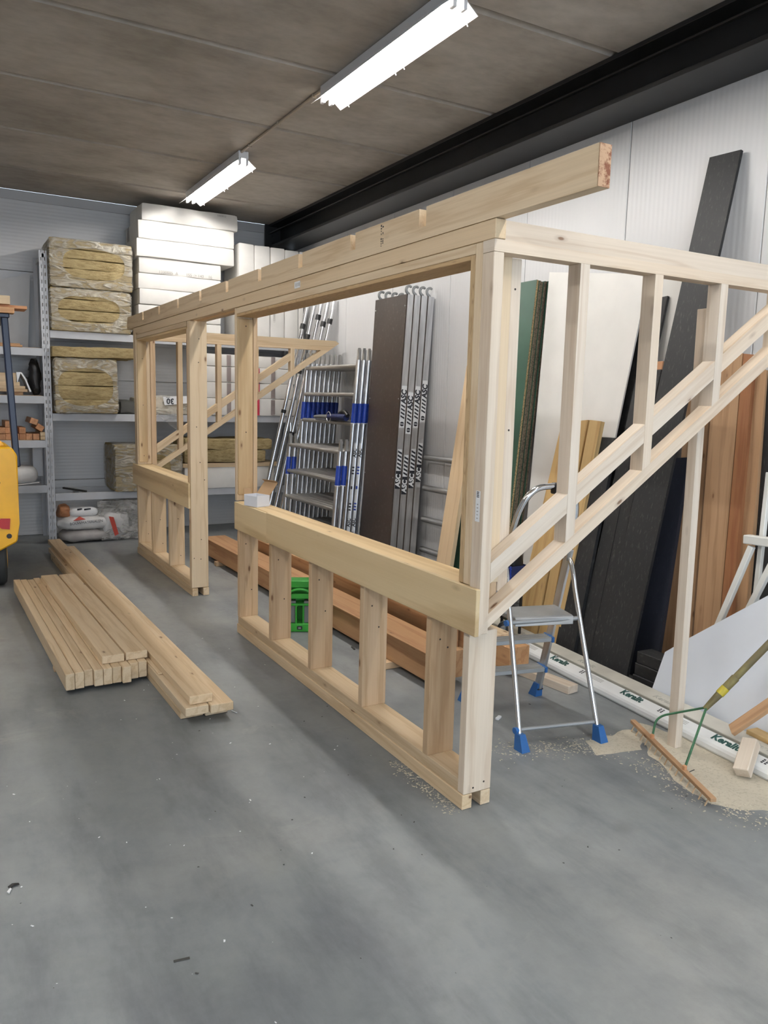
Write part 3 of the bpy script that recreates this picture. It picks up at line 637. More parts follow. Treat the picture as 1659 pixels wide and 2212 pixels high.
for xp in (-1.74, 1.04, 3.885):
    for yy, s in ((8.90, 1), (9.44, -1)):
        if s == 1: slotted_post(xp, yy, 3.03)
        else: box('post', xp-0.038, xp+0.038, yy-0.003, yy, 0, 3.03, 'rack', rk, bev=0, axis='z')
        q = box('post_flange', xp-0.0015, xp+0.0015, min(yy, yy+0.045*s), max(yy, yy+0.045*s), 0, 3.03, 'rack', rk, bev=0, axis='z')
    box('side_rail', xp-0.012, xp+0.012, 8.90, 9.44, 2.96, 3.0, 'rack', rk); bar('side_brace', (xp, 8.92, 1.2), (xp, 9.43, 2.0), 0.02, 0.03, 'rack', rk); bar('side_brace', (xp, 9.43, 2.1), (xp, 8.92, 2.9), 0.02, 0.03, 'rack', rk)
def shelf(x0, x1, zt):
    box('shelf_beam', x0, x1, 8.893, 8.925, zt-0.079, zt, 'rack', rk, bev=0.003); box('shelf_beam', x0, x1, 9.415, 9.445, zt-0.079, zt, 'rack', rk, bev=0.003)
    for i in range(5):
        xx = x0+(x1-x0)*(i+0.5)/5; box('cross_bar', xx-0.02, xx+0.02, 8.925, 9.415, zt-0.045, zt-0.006, 'rack', rk)
for z in (2.24, 1.385, 0.537): shelf(1.079, 3.847, z)
for z in (2.05, 1.563, 1.104, 0.63): shelf(-1.70, 1.001, z)
for z in (2.05, 1.563, 1.104): box('shelf_deck', -1.68, 0.99, 8.926, 9.41, z-0.006, z+0.004, 'spruce_grey', rk)
for z in (2.24, 1.385): box('shelf_deck', 1.1, 3.83, 8.926, 9.41, z-0.006, z, 'rack', rk)

# mineral wool packs
def film_shell(name, x0, x1, y0, y1, z0, z1, parent, hole, seed):
    """plastic sleeve with an oval opening in the front end"""
    bm = bmesh.new(); n = 56; cx, cz = (x0+x1)/2, (z0+z1)/2; hx, hz_ = (x1-x0)/2, (z1-z0)/2
    off = Vector((seed*5.1, seed*2.3, seed))
    def P(x, y_, z, a=0.012):
        v = Vector((x, y_, z)); return v + noise.noise_vector(v*7+off)*a + noise.noise_vector(v*22+off)*a*0.35
    def se(t, ex):
        c, s = math.cos(t), math.sin(t)
        return math.copysign(abs(c)**ex, c), math.copysign(abs(s)**ex, s)
    rings = []
    hcx, hcz, hrx, hrz = hole
    for j in range(8):
        f = j/7; row = []
        for i in range(n):
            t = 2*math.pi*i/n
            ox, oz = se(t, 0.22); ix, iz = se(t, 0.75)
            X = (cx+hx*ox*0.985)*f + (cx+hcx*hx+ix*hrx*hx)*(1-f); Z = (cz+hz_*oz*0.985)*f + (cz+hcz*hz_+iz*hrz*hz_)*(1-f)
            row.append(bm.verts.new(P(X, y0-0.004+0.006*f*f, Z, 0.007)))
        rings.append(row)
    for yy in (y0+0.02, y0+(y1-y0)*0.33, y0+(y1-y0)*0.66, y1):
        row = []
        for i in range(n):
            ox, oz = se(2*math.pi*i/n, 0.16); row.append(bm.verts.new(P(cx+(hx+0.006)*ox, yy, cz+(hz_+0.006)*oz, 0.009)))
        rings.append(row)
    for a, b in zip(rings, rings[1:]):
        for k in range(n): bm.faces.new((a[k], a[(k+1) % n], b[(k+1) % n], b[k]))
    bm.faces.new(rings[-1])
    return mesh_obj(name, bm, 'film', None, parent, smooth=True)
def wool_pack(x0, x1, y0, y1, z0, z1, layers, label, hole, seed, film=True, mat='wool', group=None):
    t = thing('wool_pack', ((x0+x1)/2, (y0+y1)/2, z0), label, 'insulation', group)
    h = (z1-z0)/layers
    for i in range(layers):
        rough_block('wool_slab', x0+0.008, x1-0.008, y0+0.012, y1-0.01, z0+h*i+0.001, z0+h*(i+1)-0.001, mat, t, 0.006, 0.012, 0.08, seed+i)
    if film: film_shell('plastic_film', x0, x1, y0, y1, z0, z1, t, hole, seed)
    return t
w1 = wool_pack(1.09, 1.92, 8.85, 9.43, 2.685, 3.165, 5, 'film-wrapped mineral wool pack, uppermost on the rack shelf', (0.06, 0.02, 0.74, 0.64), 1)
for zz in (2.93, 3.02): decal('red_print', (1.079, 9.2, zz), (0, 1, 0), (-1, 0, 0), 0.22, 0.05, 'strip_red', w1, 0.002)
wool_pack(1.09, 1.90, 8.86, 9.43, 2.245, 2.675, 4, 'film-wrapped mineral wool pack under the uppermost pack', (-0.06, 0.03, 0.76, 0.64), 6)
w3 = wool_pack(1.10, 1.74, 8.84, 9.43, 1.39, 1.965, 4, 'square film-wrapped mineral wool pack with torn open front on the middle shelf', (-0.02, -0.04, 0.86, 0.68), 12)
tag(rough_block('wool_slab', 1.09, 1.95, 8.82, 9.35, 1.975, 2.085, 'wool', None, 0.012, 0.014, 0.07, 21), 'loose ragged mineral wool slab lying on the square wool pack', 'insulation')
wool_pack(1.68, 2.42, 8.82, 9.42, 0.54, 1.05, 3, 'film-wrapped mineral wool pack on the lowest shelf beside the loose boards', (0.15, 0.0, 0.5, 0.6), 30)
for i, (x0, x1, z0, z1) in enumerate(((2.46, 3.44, 0.835, 0.985), (2.46, 3.52, 0.988, 1.115))):
    tag(rough_block('wool_slab', x0, x1, 8.86, 9.38, z0, z1, 'wool', None, 0.012, 0.02, 0.08, 41+i), ('lower' if i == 0 else 'upper')+' of two bare mineral wool slabs lying on a pale board', 'insulation')
tag(box('pale_board', 2.44, 3.6, 8.87, 9.40, 0.785, 0.833, 'spruce'), 'pale board lying under the bare mineral wool slabs', 'timber')
tag(rough_block('foam_block', 2.46, 3.55, 8.88, 9.38, 0.5375, 0.784, 'eps', None, 0.004, 0.012, 0.15, 51), 'grey-white foam block under the pale board on the lowest shelf', 'foam block')
# bagged boards with hanging film on the middle shelf
bp_ = thing('bagged_boards', (2.3, 9.1, 1.386), 'bundle wrapped in clear film with a white label on the middle shelf', 'bundle')
rough_block('core', 1.96, 2.66, 8.90, 9.36, 1.3865, 1.575, 'eps_edge', bp_, 0.008, 0.03, 0.08, 61)
def sheet_film(name, pts, nu, nv, amp, seed, mat, parent):
    """crumpled film spanned over four corner points"""
    a, b, c, d = [Vector(p) for p in pts]; bm = bmesh.new(); G = []
    off = Vector((seed, seed*1.7, seed*0.4)); nrm = (b-a).cross(d-a).normalized()
    for i in range(nu+1):
        for j in range(nv+1):
            u, v = i/nu, j/nv; p = a*(1-u)*(1-v)+b*u*(1-v)+c*u*v+d*(1-u)*v
            p = p + nrm*(noise.noise(p*8+off)*amp + abs(noise.noise(p*19+off))*amp*0.7); G.append(bm.verts.new(p))
    for i in range(nu):
        for j in range(nv):
            k = i*(nv+1)+j; bm.faces.new((G[k], G[k+1], G[k+nv+2], G[k+nv+1]))
    return mesh_obj(name, bm, mat, None, parent, smooth=True)
sheet_film('film', [(1.96, 8.885, 1.60), (2.66, 8.885, 1.60), (2.66, 8.87, 1.40), (1.96, 8.87, 1.40)], 26, 10, 0.02, 3, 'film', bp_)
sheet_film('film_tail', [(2.14, 8.865, 1.41), (2.45, 8.865, 1.41), (2.38, 8.85, 1.20), (2.33, 8.85, 1.24)], 14, 12, 0.03, 5, 'film_clear', bp_)
lab = prism('label', [(2.24, 8.862, 1.49), (2.62, 8.862, 1.53), (2.62, 8.868, 1.605), (2.22, 8.868, 1.585)], (0, 0.003, 0), 'white_sticker', bp_)
text('label_print', '30', 0.085, (2.345, 8.860, 1.565), (-1, 0, 0), (0, -1, 0), 'ink', lab, bold=0.002)
prism('label', [(2.255, 8.858, 1.575), (2.30, 8.858, 1.578), (2.30, 8.858, 1.585), (2.255, 8.858, 1.584)], (0, 0.002, 0), 'ink_grey', lab)
tag(rough_block('rag_heap', 1.765, 1.94, 8.92, 9.2, 1.386, 1.53, 'debris_dark', None, 0.03, 0.04, 0.05, 71), 'dark rag heap on the middle shelf beside the square wool pack', 'rags')

# white foam blocks: lying stack
EPS = [(2.024, 3.095, 3.452, 3.632, 'top white foam block of the tall stack nearest the ceiling light'),
       (1.985, 3.05, 3.262, 3.450, 'second white foam block from the top, with a chipped upper edge'),
       (1.965, 3.05, 3.072, 3.260, 'third white foam block from the top, overhanging the narrower blocks'),
       (1.992, 2.905, 2.905, 3.070, 'fourth white foam block from the top, just under the overhanging block'),
       (1.988, 2.905, 2.745, 2.903, 'white foam block printed with faint grey numbers, fifth from the top'),
       (1.99, 2.94, 2.578, 2.743, 'sixth white foam block from the top of the tall stack'),
       (1.985, 2.90, 2.412, 2.576, 'seventh white foam block from the top of the tall stack'),
       (1.99, 2.90, 2.242, 2.410, 'lowest white foam block of the tall stack, on the shelf')]
for i, (x0, x1, z0, z1, lb_) in enumerate(EPS):
    o = rough_block('foam_block', x0, x1, 8.86 if i < 3 else 8.885, 9.46, z0, z1, 'eps', None, 0.0055, 0.014 if i != 0 else 0.03, 0.10, 80+i)
    tag(o, lb_, 'foam block', 'white foam blocks in the tall stack')
    if i == 3: text('print', '1330885  A', 0.045, (2.20, 8.874, 2.915), (1, 0, 0), (0, -1, 0), 'ink_grey', o); text('print', '155 -> 140    16', 0.045, (2.50, 8.874, 2.912), (1, 0, 0), (0, -1, 0), 'ink_grey', o)
    if i == 1:
        for xx in (0, 1): decal('edge_mark', (1.977, 9.28+0.06*xx, 3.36), (0, 1, 0), (-1, 0, 0), 0.02, 0.15, 'strip_grey', o)
    if i == 0: text('print', '1000813', 0.03, (2.85, 8.849, 3.59), (1, 0, 0), (0, -1, 0), 'ink_grey', o)
ups = [(3.115, 3.295), (3.305, 3.492), (3.503, 3.673), (3.682, 3.853), (3.862, 3.925)]
for i, (x0, x1) in enumerate(ups):
    o = rough_block('foam_slab', x0, x1, 8.88, 9.42, 2.242, 3.345-0.004*i, 'eps', None, 0.005, 0.014, 0.11, 100+i)
    tag(o, 'white foam slab standing on edge in the row beside the tall stack' if i < 4 else 'thin white foam slab standing on edge at the end of the row', 'foam slab', 'foam slabs standing on edge')
    if i == 2: text('print', '1330885', 0.035, (x0+0.05, 8.868, 2.95), (0, 0, 1), (0, -1, 0), 'ink_grey', o); text('print', '1330885', 0.035, (x0+0.05, 8.868, 2.48), (0, 0, 1), (0, -1, 0), 'ink_grey', o)
# foam pile on the middle shelf
low = [(2.70, 3.84, 1.387, 1.585, 'lowest foam block on the middle shelf, crossed by red and grey tape'), (2.68, 3.80, 1.588, 1.765, 'second foam block up on the middle shelf, crossed by red and grey tape'),
       (2.72, 3.83, 1.768, 1.945, 'third foam block up on the middle shelf, crossed by red and grey tape'), (2.70, 3.80, 1.948, 2.085, 'top foam block on the middle shelf, crossed by grey tape')]
for i, (x0, x1, z0, z1, lb_) in enumerate(low):
    o = rough_block('foam_block', x0, x1, 8.88, 9.40, z0, z1, 'eps', None, 0.004, 0.010, 0.13, 120+i); tag(o, lb_, 'foam block', 'foam blocks on the middle shelf')
    for xx in (2.985, 3.53): decal('tape', (xx, 8.868, (z0+z1)/2), (1, 0, 0), (0, -1, 0), 0.05, (z1-z0)*0.9, 'strip_grey', o, 0.002)
    if i < 3: decal('tape', (3.33, 8.868, (z0+z1)/2), (1, 0, 0), (0, -1, 0), 0.06, (z1-z0)*0.95, 'strip_red', o, 0.002)
# sacks and film under the lowest shelf
def pillow(name, c, sx, sy, sz, rot, mat, parent=None, seed=0, amp=0.02):
    bm = bmesh.new(); bmesh.ops.create_uvsphere(bm, u_segments=36, v_segments=18, radius=1.0)
    for v in bm.verts:
        q = v.co.copy(); s = lambda a, e: math.copysign(abs(a)**e, a)
        q = Vector((s(q.x, 0.55)*sx/2, s(q.y, 0.6)*sy/2, s(q.z, 0.75)*sz/2))
        q += noise.noise_vector(q*9+Vector((seed, 0, seed)))*amp + noise.noise_vector(q*26+Vector((seed, 0, seed)))*amp*0.4; v.co = q
    lo = min(v.co.z for v in bm.verts)
    return mesh_obj(name, bm, mat, Matrix.Translation(Vector(c)-Vector((0, 0, lo))) @ Matrix.Rotation(rot, 4, 'Z'), parent, smooth=True)
s1 = pillow('cement_sack', (1.38, 8.98, 0.002), 0.56, 0.36, 0.13, 0.05, 'bag_grey', None, 1, 0.015); tag(s1, 'brownish grey sack at the bottom of the heap under the rack', 'sack')
s2 = pillow('cement_sack', (1.37, 9.0, 0.118), 0.58, 0.38, 0.16, 0.0, 'bag', None, 2, 0.022); tag(s2, 'white sack printed BOUWMATERIALEN with a red triangle under the rack', 'sack')
text('print', 'BOUWMATERIALEN', 0.040, (1.20, 8.792, 0.205), (1, 0.03, 0.05), (0, -1, 0.35), 'ink', s2, sx=0.95)
prism('print_mark', [(1.235, 8.800, 0.250), (1.36, 8.800, 0.258), (1.30, 8.815, 0.292)], (0, -0.012, 0.004), 'bag_red', s2)
s3 = pillow('folded_sack', (1.68, 8.93, 0.003), 0.30, 0.20, 0.30, 0.3, 'bag', None, 3, 0.02); tag(s3, 'white sack with a red striped band slumped beside the printed sack', 'sack')
prism('print_band', [(1.60, 8.802, 0.28), (1.65, 8.797, 0.27), (1.70, 8.802, 0.08), (1.66, 8.806, 0.06)], (0, -0.003, 0), 'bag_red', s3)
pk = pillow('sealed_packet', (1.36, 8.95, 0.275), 0.30, 0.20, 0.10, 0.12, 'white_sticker', None, 4, 0.006); tag(pk, 'small white printed packet lying on the printed sack', 'packet')
for i, (a, w, z) in enumerate(((1.31, 0.05, 0.355), (1.39, 0.07, 0.352), (1.37, 0.15, 0.30))): prism('print', [(a-w/2, 8.843+0.012*(z < 0.32), z), (a+w/2, 8.852+0.012*(z < 0.32), z+0.006), (a+w/2, 8.852+0.012*(z < 0.32), z+0.022), (a-w/2, 8.843+0.012*(z < 0.32), z+0.018)], (0, -0.003, 0), 'ink', pk)
hf = thing('film_heap', (1.85, 9.0, 0), 'crumpled heap of clear plastic film beside the sacks under the rack', 'plastic film')
for i in range(4):
    sheet_film('film_fold', [(1.52+0.05*i, 8.80+0.08*i, 0.02), (2.05, 8.80+0.07*i, 0.02), (2.05-0.03*i, 8.90+0.08*i, 0.44), (1.50+0.04*i, 8.92+0.07*i, 0.43)], 20, 14, 0.05, 9+i*3, 'film_clear', hf)
tag(pillow('orange_rope', (1.16, 8.97, 0.262), 0.12, 0.16, 0.14, 0.2, 'larch_red', None, 8, 0.02), 'rust-coloured bundle between the rack post and the white packet', 'bundle')
tag(bar('loose_pipe', (1.22, 9.36, 0.545), (1.40, 8.95, 0.545), 0.02, 0.02, 'debris_dark'), 'thin dark rod lying across the empty lowest shelf', 'rod')

# left bay contents
gs = prism('grey_sheet', [(0.60, 9.42, 2.056), (0.92, 9.42, 2.056), (0.97, 9.43, 2.86), (0.62, 9.43, 2.75)], (0, 0.012, 0), 'wall_plain'); tag(gs, 'grey sheet leaning on the back wall on the upper shelf of the narrow bay', 'sheet')
tag(box('thin_board', -0.6, 0.82, 8.92, 9.38, 2.055, 2.075, 'larch'), 'thin brown board lying on the upper shelf of the narrow bay', 'board')
tag(box('thin_board', -0.6, 0.80, 8.93, 9.38, 2.0755, 2.09, 'brown_board'), 'darker thin board on top of the thin brown board', 'board')
for i, (x1, z0, z1, mt) in enumerate(((0.85, 1.60, 1.63, 'spruce_grey'), (0.83, 1.6305, 1.66, 'spruce'), (0.78, 1.6605, 1.70, 'spruce'), (0.75, 1.7005, 1.79, 'spruce'))):
    tag(box('stacked_board', -0.4, x1, 8.91, 9.25, z0, z1, mt), ['bottom pale board', 'second pale board', 'third pale board', 'thick top pale board'][i]+' of the small stack on the crowded shelf', 'board')
for xx in (-0.3, 0.75): tag(box('spacer', xx-0.05, xx+0.06, 8.93, 9.2, 1.568, 1.5995, 'brown_board'), 'dark spacer block under the pale board stack', 'block', 'spacer blocks')
tag(pillow('black_bin_bag', (0.942, 9.08, 1.568), 0.10, 0.26, 0.36, 0, 'black', None, 5, 0.03), 'black plastic bag squeezed against the rack post', 'bag')
pg = prism('gutter_offcut', [(0.755, 8.90, 1.69), (0.79, 8.90, 1.79), (0.83, 8.90, 1.72), (0.87, 8.90, 1.60), (0.885, 8.90, 1.605), (0.84, 8.90, 1.735), (0.80, 8.90, 1.80), (0.75, 8.90, 1.80)], (0, 0.3, 0), 'white_enamel'); tag(pg, 'white plastic gutter offcut beside the black bag', 'offcut')
random.seed(5)
ends = []
for r, cols in ((0, range(0, 7)), (1, (1, 2, 4)), (2, (2,))):
    for c in cols:
        x = 0.50+0.064*c; ends.append((x, 1.1095+0.0645*r, 0.062))
for x, z, s in ends:
    tag(box('timber_offcut', x, x+s, 8.90+random.uniform(0, 0.03), 9.36, z, z+s, 'orange_end', None, 0.002, 'y'), 'square orange timber offcut stacked end-on on the offcut shelf', 'offcut', 'offcuts on the narrow bay shelf')
for (x, z, a) in ((0.90, 1.30, 0.35), (0.955, 1.235, 0.6)):
    o = mesh_obj('timber_offcut', bm_box(0.45, 0.075, 0.06, 0.004), 'orange_end', Matrix.Translation((x, 9.14, z)) @ Matrix.Rotation(a, 4, 'Y') @ AX['y'].to_4x4()); tag(o, 'tilted orange offcut lying loose over the stacked ones', 'offcut', 'tilted offcuts')
for i in range(2): tag(box('timber_offcut', 0.952, 0.998, 8.885, 9.35, 1.109+0.041*i, 1.148+0.041*i, 'spruce', None, 0.002, 'y'), 'pale offcut beside the rack post on the offcut shelf', 'offcut', 'pale offcuts')
tag(pillow('film_roll', (0.78, 9.06, 0.633), 0.28, 0.3, 0.2, 0.2, 'bag', None, 14, 0.012), 'folded pale plastic bundle on the lowest shelf of the narrow bay', 'bundle')
tag(bar('white_lath', (0.72, 8.93, 0.64), (0.93, 8.94, 0.66), 0.03, 0.008, 'white_enamel'), 'thin white lath in front of the pale plastic bundle', 'lath')
tag(box('grey_pipe_duct', 0.90, 1.0, 9.18, 9.36, 0.70, 1.02, 'rack'), 'short grey metal duct standing near the rack post', 'duct')

# ================================================================== FORKLIFT AT THE LEFT
fk = thing('forklift', (0.1, 7.3, 0), 'yellow forklift with dark overhead guard and black tyre', 'forklift')
YK = 6.86
def yk(px, Y=YK): return ony(px, Y)
body = [(-0.75, 0.33), (0.40, 0.33), (0.535, 0.40), (0.557, 0.55), (0.560, 1.10), (0.52, 1.165), (-0.75, 1.165)]
prism('counterweight', [(a, YK, b) for a, b in body], (0, 0.75, 0), 'yellow', fk, bev=0.012)
prism('hood', [(-0.7, YK+0.12, 1.16), (0.50, YK+0.12, 1.16), (0.46, YK+0.12, 1.20), (0.36, YK+0.12, 1.32), (-0.7, YK+0.12, 1.36)], (0, 0.55, 0), 'yellow', fk, bev=0.01)
bar('guard_pillar', (0.562, YK+0.10, 1.0), (0.515, YK+0.10, 2.20), 0.05, 0.085, 'guard', fk, up=(0, 1, 0), bev=0.008)
bar('guard_pillar', (-0.66, YK+0.10, 1.0), (-0.62, YK+0.10, 2.20), 0.05, 0.085, 'guard', fk, up=(0, 1, 0), bev=0.008)
box('guard_roof', -0.68, 0.55, YK+0.04, YK+1.1, 2.17, 2.205, 'guard', fk, bev=0.006)
for x0 in (0.32, -0.45):
    t = tube('tyre', [(x0, YK+0.28, 0.235), (x0+0.02, YK+0.28, 0.235), (x0+0.12, YK+0.28, 0.235), (x0+0.14, YK+0.28, 0.235)], [0.215, 0.235, 0.235, 0.215], 'rubber', fk, 28)
    tube('hub', [(x0-0.01, YK+0.28, 0.235), (x0+0.15, YK+0.28, 0.235)], 0.11, 'yellow', t, 16)
p0 = yk((2, 1130), YK-0.002); p1 = yk((33, 1122), YK-0.002)
prism('tail_light', [(p.x, YK-0.012, p.z) for p in (yk((-12, 1132)), yk((2, 1120)), yk((22, 1120)), yk((21, 1143)), yk((4, 1142)))], (0, 0.013, 0), 'red_lens', fk)
c = yk((20, 1158)); tube('plug', [(c.x, YK-0.006, c.z), (c.x, YK+0.002, c.z)], 0.020, 'black', fk, 12)
c = yk((-6, 1043)); tube('plug', [(c.x, YK-0.006, c.z), (c.x, YK+0.002, c.z)], 0.022, 'black', fk, 12)
for i, (x1, ya, z0, z1, mt, lb_) in enumerate(((0.585, YK+0.02, 2.206, 2.25, 'larch', 'orange board end resting on the forklift roof'), (0.685, YK+0.10, 2.2505, 2.275, 'orange_end', 'thin board sticking out furthest over the forklift roof'), (0.56, YK+0.05, 2.2755, 2.34, 'spruce', 'pale block of wood on top of the boards on the forklift roof'))):
    tag(box('roof_board', -0.6, x1, ya, ya+0.12+0.1*i, z0, z1, mt), lb_, 'board')

# ================================================================== SCAFFOLDING AGAINST THE RIGHT WALL
def scaffold_frame(xb, k, y0, y1, h, rungs, label, group, detail=0, mat='alu', posts=(1, 1), rr=0.021):
    t = thing('scaffold_ladder', (xb, (y0+y1)/2, 0), label, 'scaffold', group)
    X = lambda z: xb+k*z
    for i, yy in enumerate((y0, y1)):
        if not posts[i]: continue
        p = tube('post', [(X(0.002), yy, 0.002), (X(h), yy, h)], 0.0255, mat, t, 14)
        # spigot fork on top
        prism('spigot', [(-0.014+X(h), yy-0.020, h), (-0.014+X(h), yy+0.020, h), (-0.014+X(h+0.05), yy+0.015, h+0.05), (-0.014+X(h+0.10), yy+0.022, h+0.10), (-0.014+X(h+0.10), yy+0.004, h+0.115), (-0.014+X(h+0.06), yy, h+0.055), (-0.014+X(h+0.09), yy-0.012, h+0.10), (-0.014+X(h+0.05), yy-0.014, h+0.05)], (0.028, 0, 0), 'alu_dull', p)
        zc = h-0.515 if h > 1.5 else h-0.235
        tube('blue_label', [(X(zc-0.095), yy, zc-0.095), (X(zc+0.095), yy, zc+0.095)], 0.0268, 'blue_sticker', p, 14)
        tube('label_rim', [(X(zc-0.103), yy, zc-0.103), (X(zc-0.094), yy, zc-0.094)], 0.0270, 'white_sticker', p, 14)
        if i == 0 and detail:
            n = Vector((-1, -0.75, k)).normalized(); zd = Vector((k, 0, 1)).normalized()
            side = 0.0263
            def at(z): return Vector((X(z), yy, z)) + n*side
            z0 = 0.32
            stk = decal('sticker', at(z0+0.42) , zd, n, 0.88, 0.020, 'white_sticker', p)
            nn = n*0.0014
            text('print', 'ASC', 0.052, at(z0+0.03)+nn+Vector((0, 0.0, 0))-n.cross(zd)*0.018, zd, n, 'ink', stk, sx=0.9, bold=0.0015)
            text('print', 'ASC', 0.052, at(z0+0.72)+nn-n.cross(zd)*0.018, zd, n, 'ink', stk, sx=0.9, bold=0.0015)
            for q in (0.20, 0.23, 0.26, 0.56, 0.59, 0.62): decal('print', at(z0+q)+nn, zd, n, 0.014, 0.024, 'ink' if detail == 1 else 'blue_sticker', stk, 0.001)
            decal('print', at(z0+0.42)+nn, zd, n, 0.03, 0.016, 'ink' if detail == 1 else 'blue_sticker', stk, 0.001)
    for z in rungs: tube('rung', [(X(z), y0, z), (X(z), y1, z)], rr, 'alu_dull', t, 12)
    return t
TALL = 'tall aluminium scaffold frame with blue labels in the row leaning on the wall'
for i in range(8):
    scaffold_frame(3.452+0.0565*i, 0.078, 6.835, 8.05, 1.985, [0.25+0.28*j for j in range(7)], TALL, 'tall scaffold frames', 1 if i == 1 else (2 if i == 2 else 0))
for i in range(2):
    scaffold_frame(3.300+0.062*i, 0.078, 6.765, 8.00, 1.105, [0.255+0.28*j for j in range(4)], 'short aluminium scaffold frame standing before the tall frames', 'short scaffold frames')
scaffold_frame(3.955, 0.02, 5.45, 6.155, 1.16, [0.215, 0.505, 0.80, 1.085], 'short dull scaffold frame with four rungs between platforms and leaning plank', 'short scaffold frames', mat='alu_dull', posts=(1, 0), rr=0.028)
# long brace tubes
for i, (px, Y) in enumerate(((663, 8.46), (678, 8.39), (692, 8.32), (706, 8.25), (719, 8.18))):
    a = ony((px, 665), Y); b = ony((px-0.225*400, 1065), Y); d = (a-b)
    b0 = b+d*((0.03-b.z)/d.z); a0 = b+d*((2.72-b.z)/d.z)
    t = thing('brace_tube', (b0.x, b0.y, 0), 'long slanted aluminium brace tube leaning in the corner beside the tall scaffold frames', 'scaffold tube', 'scaffold brace tubes')
    tb_ = tube('pipe', [b0, a0], 0.024, 'chrome', t, 14)
    un = d.normalized()
    zc = (2.42, 2.30, 2.52, 2.44, 2.47)[i]; q = b+d*((zc-b.z)/d.z)
    tube('clamp', [q-un*0.03, q+un*0.03], 0.030, 'black', tb_, 12)
    q = b+d*(((1.45, 1.9, 1.2, 1.7, 1.0)[i]-b.z)/d.z); tube('sleeve', [q-un*0.02, q+un*0.02], 0.0285, 'black', tb_, 12)
    tube('foot_hook', [b0+Vector((0, 0, -0.028)), b0+un*0.02], 0.018, 'black', tb_, 10)
# navy strap bundle on a rung
zr = 1.37; xs = 3.452+0.078*zr
sp = thing('strap_bundle', (xs-0.03, 7.2, zr+0.02), 'navy blue webbing strap and clip draped over a scaffold rung', 'strap')
tube('webbing', arc((xs-0.035, 6.92, zr+0.055), (xs-0.05, 7.10, zr+0.06), (xs-0.035, 7.30, zr+0.05)), 0.034, 'navy', sp, 12)
tube('grip', arc((xs-0.03, 7.32, zr+0.05), (xs-0.04, 7.5, zr+0.055), (xs-0.02, 7.70, zr+0.045)), [0.026, 0.024, 0.021, 0.02, 0.02, 0.019, 0.018, 0.016, 0.013], 'grey_plastic', sp, 10)
tube('buckle', arc((xs-0.03, 6.90, zr+0.075), (xs-0.03, 6.98, zr+0.14), (xs-0.03, 7.08, zr+0.085)), 0.022, 'black', sp, 10)
ring = [Vector((xs-0.06+0.01*math.cos(a), 7.27+0.07*math.cos(a), zr+0.055+0.05*math.sin(a))) for a in [i*math.pi/10 for i in range(21)]]
tube('ring', ring, 0.004, 'alu', sp, 6)
